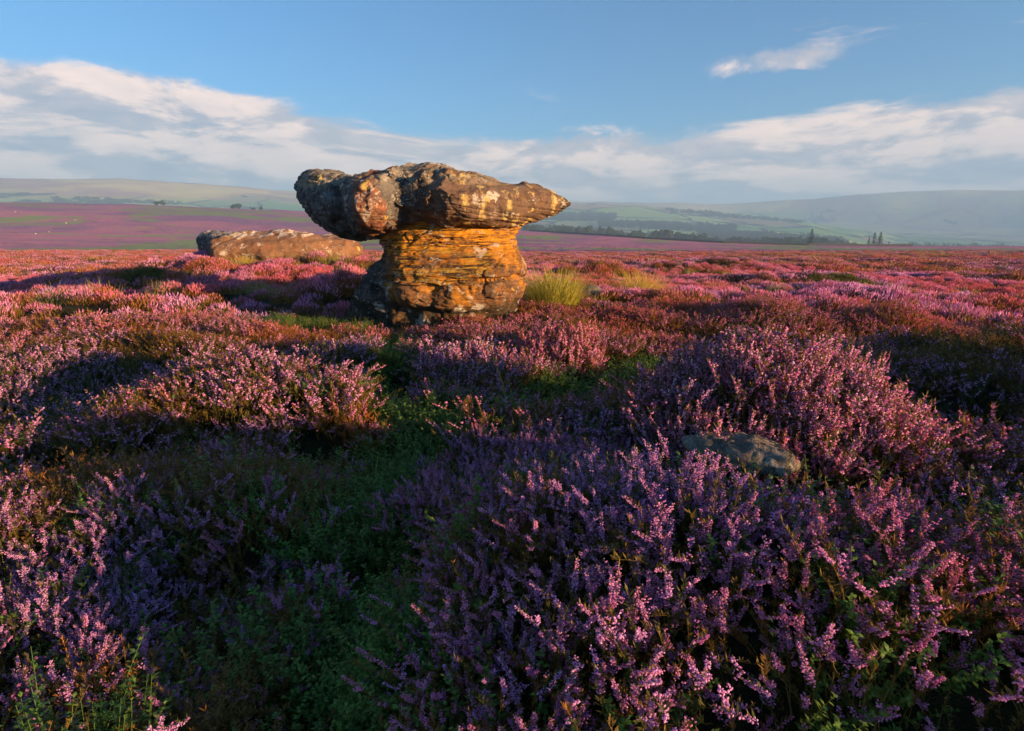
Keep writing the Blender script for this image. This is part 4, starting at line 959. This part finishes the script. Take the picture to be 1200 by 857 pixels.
# dry stone wall along the moor edge
def wall(pts, label):
    P = []
    for (a, b) in zip(pts[:-1], pts[1:]):
        n = max(2, int(math.dist(place_dir(*a), place_dir(*b)) / 3))
        for q in range(n): P.append([a[0] + (b[0]-a[0]) * q / n, a[1] + (b[1]-a[1]) * q / n])
    V, F_ = [], []
    for i, (px, r) in enumerate(P):
        x, y = place_dir(px, r); z = float(terrain(x, y)); h = 1.25 + 0.12 * float(perlin(i * 0.7, 0.3)); d = math.hypot(x, y); ux, uy = x / d, y / d
        for (o_, zz) in ((-0.35, -0.4), (-0.22, h), (0.22, h), (0.35, -0.4)): V.append((x + ux * o_, y + uy * o_, z + zz))
        if i:
            a, b = (i-1)*4, i*4
            F_ += [(a, b, b+1, a+1), (a+1, b+1, b+2, a+2), (a+2, b+2, b+3, a+3)]
    tag(obj('dry_stone_wall', mesh_from('dry_stone_wall', V, F_, [M_wall])), label, 'wall')
wall([(620, 500), (700, 430), (760, 402), (850, 385), (950, 385), (1080, 400)], 'dark dry stone wall running along the moor edge below the wooded belt')
# sheep
def sheep_meshes():
    bm = bmesh.new(); bmesh.ops.create_icosphere(bm, subdivisions=3, radius=0.5)
    for v in bm.verts:
        v.co.x *= 1.15; v.co.y *= 0.62; v.co.z *= 0.66; n_ = float(fbm(v.co.x*5, v.co.y*5, v.co.z*5, 2)); v.co *= 1 + 0.06 * n_; v.co.z += 0.62
    body = bpy.data.meshes.new('fleece'); bm.to_mesh(body); bm.free(); body.materials.append(M_wool)
    bm = bmesh.new(); bmesh.ops.create_icosphere(bm, subdivisions=2, radius=0.13)
    for v in bm.verts: v.co.x *= 1.5; v.co.z *= 1.0; v.co += Vector((0.68, 0, 0.72 - 0.3 * v.co.x))
    for s in (-1, 1):
        bmesh.ops.create_cone(bm, cap_ends=True, segments=5, radius1=0.04, radius2=0.01, depth=0.14, matrix=Matrix.Translation((0.60, 0.15 * s, 0.82)) @ Matrix.Rotation(1.2 * s, 4, 'X'))
    head = bpy.data.meshes.new('head'); bm.to_mesh(head); bm.free(); head.materials.append(M_face)
    return body, head, cone_mesh('leg', 0.035, 0.06, 0.42, M_face, 6)
SB = sheep_meshes()
for px, r, lb in ((22, 560, 'white sheep furthest left on the purple hillside'), (38, 640, 'white sheep second from the left on the purple hillside'), (41, 420, 'white sheep low on the hillside above the near moor'),
                  (57, 430, 'white sheep near the green patch on the hillside'), (79, 480, 'white sheep beside the green patch on the hillside'), (90, 500, 'white sheep just right of the green patch'),
                  (200, 690, 'white sheep high on the hillside below the pair of trees'), (241, 640, 'white sheep nearest the low boulder on the hillside'), (662, 290, 'white sheep on the pink moor behind the tall grass tuft')):
    x, y = place_dir(px, r); s = empty('sheep', (x, y, float(terrain(x, y)) + (0.25 if r < 100 else 0.0)), lb, 'sheep', 'sheep grazing on the moor', rs.uniform(0, 6.28)); s.scale = (0.7, 0.7, 0.7)
    body = obj('body', SB[0], s); obj('head', SB[1], body)
    for lx in (-0.35, 0.35):
        for ly in (-0.15, 0.15): l = obj('leg', SB[2], body); l.location = (lx, ly, 0)
def house(px, r, L, W, H, rot, label):
    x, y = place_dir(px, r); t = empty('farmhouse', (x, y, float(terrain(x, y)) - 0.5), label, 'house', 'farm buildings on the far hillside', rot)
    bm = bmesh.new(); bmesh.ops.create_cube(bm, size=1, matrix=Matrix.Translation((0, 0, H/2)) @ Matrix.Diagonal((L, W, H, 1))); me = bpy.data.meshes.new('wall'); bm.to_mesh(me); bm.free(); me.materials.append(M_hwall); obj('wall', me, t)
    e = 0.4; V = [(-L/2-e, -W/2-e, H), (L/2+e, -W/2-e, H), (L/2+e, W/2+e, H), (-L/2-e, W/2+e, H), (-L/2-e, 0, H + W*0.42), (L/2+e, 0, H + W*0.42)]
    V = [(a, b, c + 0.01) for a, b, c in V]
    me = bpy.data.meshes.new('roof'); me.from_pydata(V, [], [(0,1,5,4), (2,3,4,5), (0,4,3), (1,2,5), (3,2,1,0)]); me.materials.append(M_hroof); rf = obj('roof', me, t)
    bm = bmesh.new(); bmesh.ops.create_cube(bm, size=1, matrix=Matrix.Translation((L*0.35, 0, H + W*0.45)) @ Matrix.Diagonal((0.9, 0.7, 1.8, 1))); me = bpy.data.meshes.new('chimney'); bm.to_mesh(me); bm.free(); me.materials.append(M_hwall); obj('chimney', me, rf)
    for wx in (-0.3, 0, 0.3):
        for wz in (0.3, 0.72):
            bm = bmesh.new(); bmesh.ops.create_cube(bm, size=1, matrix=Matrix.Translation((L*wx, -W/2 - 0.03, H*wz)) @ Matrix.Diagonal((1.1, 0.12, 1.3, 1))); me = bpy.data.meshes.new('window'); bm.to_mesh(me); bm.free(); me.materials.append(M_glass); obj('window', me, t)
house(108, 2440, 24, 9, 7, 0.3, 'largest pale farmhouse among the trees on the left far hillside')
house(116, 2450, 16, 8, 6, -0.4, 'pale farmhouse in the middle of the group on the left far hillside')
house(125, 2460, 13, 8, 6, 0.2, 'small pale farmhouse right of the others on the left far hillside')
house(904, 1440, 14, 8, 6, 0.1, 'pale farmhouse among dark woods in the valley on the right')

# ------------------------------------------------------------------ sun, sky, haze, camera
SUN_EL, SUN_AZ = R(7.2), R(122)       # azimuth clockwise from the view direction (+Y)
sd = Vector((math.sin(SUN_AZ) * math.cos(SUN_EL), math.cos(SUN_AZ) * math.cos(SUN_EL), math.sin(SUN_EL)))
sl = bpy.data.lights.new('sun', 'SUN'); sl.energy = 5.0; sl.angle = R(0.5); sl.color = (1.0, 0.57, 0.28)
so = bpy.data.objects.new('sun', sl); COL.objects.link(so); so.rotation_euler = (-sd).to_track_quat('-Z', 'Y').to_euler(); so.location = (0, 0, 50)

w = bpy.data.worlds.new('World'); scene.world = w; w.use_nodes = True
nt = w.node_tree; nt.nodes.clear(); T = NT(nt)
sky = T.n('ShaderNodeTexSky', sky_type='NISHITA'); sky.sun_disc = False; sky.sun_elevation = SUN_EL; sky.sun_rotation = SUN_AZ
sky.altitude = 300; sky.air_density = 1.0; sky.dust_density = 0.6; sky.ozone_density = 3.0
tc = T.n('ShaderNodeTexCoord').outputs['Generated']
sep = T.n('ShaderNodeSeparateXYZ', in_0=tc); dx, dy, dz = sep.outputs
az = T.math('ARCTAN2', dx, dy)                       # radians right of the view direction
el = T.math('ARCTAN2', dz, T.math('SQRT', T.math('ADD', T.math('MULTIPLY', dx, dx), T.math('MULTIPLY', dy, dy))))
def cvec(sx, sy, ox=0.0, oy=0.0):
    c = T.n('ShaderNodeCombineXYZ'); T.l(T.math('ADD', T.math('MULTIPLY', az, sx), ox), c.inputs[0]); T.l(T.math('ADD', T.math('MULTIPLY', el, sy), oy), c.inputs[1]); return c.outputs[0]
def gauss(v, c, s):
    a = T.math('DIVIDE', T.math('SUBTRACT', v, c), s); return T.math('EXPONENT', T.math('MULTIPLY', T.math('MULTIPLY', a, a), -1.0))
def cloud_density(ox, oy):
    n = T.noise(cvec(3.8, 14.0, 3.1 + ox * 3.8, 1.7 + oy * 14.0), 1.0, 11, 0.66, 0.45)
    return n
# where clouds stand: bank along the horizon, taller at left and right, one small cloud high right
def px_az(px): return float(phi_of(px))
def py_el(px, py): return float(math.atan(elev_tan(px, py)))
def band(el0, k): return T.ramp(el, (el0 + k, el0 - k))
topl = T.math('MULTIPLY', gauss(az, px_az(120), 0.34), 0.066)
topr = T.math('MULTIPLY', gauss(az, px_az(1200), 0.30), 0.034)
top_el = T.math('ADD', T.math('ADD', topl, topr), 0.155)
rel = T.math('SUBTRACT', el, top_el)                 # below zero: within the bank
env = T.ramp(rel, (0.03, -0.06))
d0 = cloud_density(0, 0); d1 = cloud_density(0.035, 0.030)
small = T.math('MULTIPLY', gauss(az, px_az(890), 0.16), gauss(el, py_el(890, 72), 0.026))
streak = T.math('MULTIPLY', gauss(az, px_az(690), 0.28), gauss(el, py_el(690, 118), 0.035))
E = T.math('MAXIMUM', env, T.math('ADD', T.math('MULTIPLY', small, 0.52), T.math('MULTIPLY', streak, 0.08)))
thick = T.math('SUBTRACT', T.math('ADD', d0, T.math('MULTIPLY', E, 0.60)), 0.68)
mask = T.ramp(thick, (-0.03, 0.17))
lit = T.ramp(T.math('SUBTRACT', d0, d1), (-0.08, 0.085))
fine = T.ramp(T.noise(cvec(14.0, 34.0, 2.0, 5.0), 1.0, 7, 0.6, 0.5), (0.32, 0.70))
upl = T.ramp(rel, (-0.13, 0.0))
lit = T.math('MULTIPLY', T.math('ADD', T.math('ADD', T.math('MULTIPLY', lit, 0.60), T.math('MULTIPLY', upl, 0.22)), T.math('MULTIPLY', fine, 0.22)), 1.0, clamp=True)
CL = 1.0
ccol = T.mix(lit, (1.45, 1.95, 2.75), (7.9, 5.9, 4.8))
blue = T.mix(1.0, sky.outputs[0], (0.46, 1.10, 1.40), 'MULTIPLY')
bg_sky = T.mix(T.math('MULTIPLY', mask, 0.92), blue, ccol)
low = T.ramp(T.math('ADD', el, T.math('MULTIPLY', T.noise(cvec(2.5, 9.0), 1.0, 4, 0.5), 0.05)), (0.085, 0.035))
bg_sky = T.mix(T.math('MULTIPLY', low, 0.5), bg_sky, (2.1, 2.8, 3.6))
bg = T.n('ShaderNodeBackground'); T.l(bg_sky, bg.inputs['Color']); bg.inputs['Strength'].default_value = 0.054
T.l(bg.outputs[0], T.n('ShaderNodeOutputWorld').inputs[0])

def haze():
    bm = bmesh.new(); bmesh.ops.create_cube(bm, size=1)
    lo, hi = -190.0, 335.0
    for v in bm.verts: v.co = (v.co.x * 15400, -400 if v.co.y < 0 else 7700, (lo + hi) / 2 + v.co.z * (hi - lo))
    me = bpy.data.meshes.new('haze'); bm.to_mesh(me); bm.free()
    m, nt = mat('haze_air'); T = NT(nt); pv = T.n('ShaderNodeVolumePrincipled'); pv.inputs['Color'].default_value = (0.38, 0.67, 1.0, 1); pv.inputs['Density'].default_value = 3.5e-4
    pv.inputs['Anisotropy'].default_value = 0.0
    o = T.n('ShaderNodeOutputMaterial'); T.l(pv.outputs[0], o.inputs['Volume']); me.materials.append(m)
    tag(obj('haze', me), 'thin blue morning haze over the moor and valley', 'haze', kind='stuff')
haze()
allz = [o.location.z for o in bpy.data.objects]
cam = bpy.data.cameras.new('camera'); cam.sensor_width = 36; cam.lens = F / 1200 * 36; cam.clip_start = 0.05; cam.clip_end = 30000
co = bpy.data.objects.new('camera', cam); COL.objects.link(co); co.location = (0, 0, EYE); co.rotation_euler = (math.pi/2 - PITCH, 0, 0)
scene.camera = co
scene.view_settings.view_transform = 'Standard'; scene.view_settings.look = 'None'; scene.view_settings.gamma = 1; scene.view_settings.exposure = 1.74
scene.cycles.volume_bounces = 1; scene.cycles.max_bounces = 6; scene.cycles.volume_step_rate = 1
print('terrain z range', TAB.min(), TAB.max())
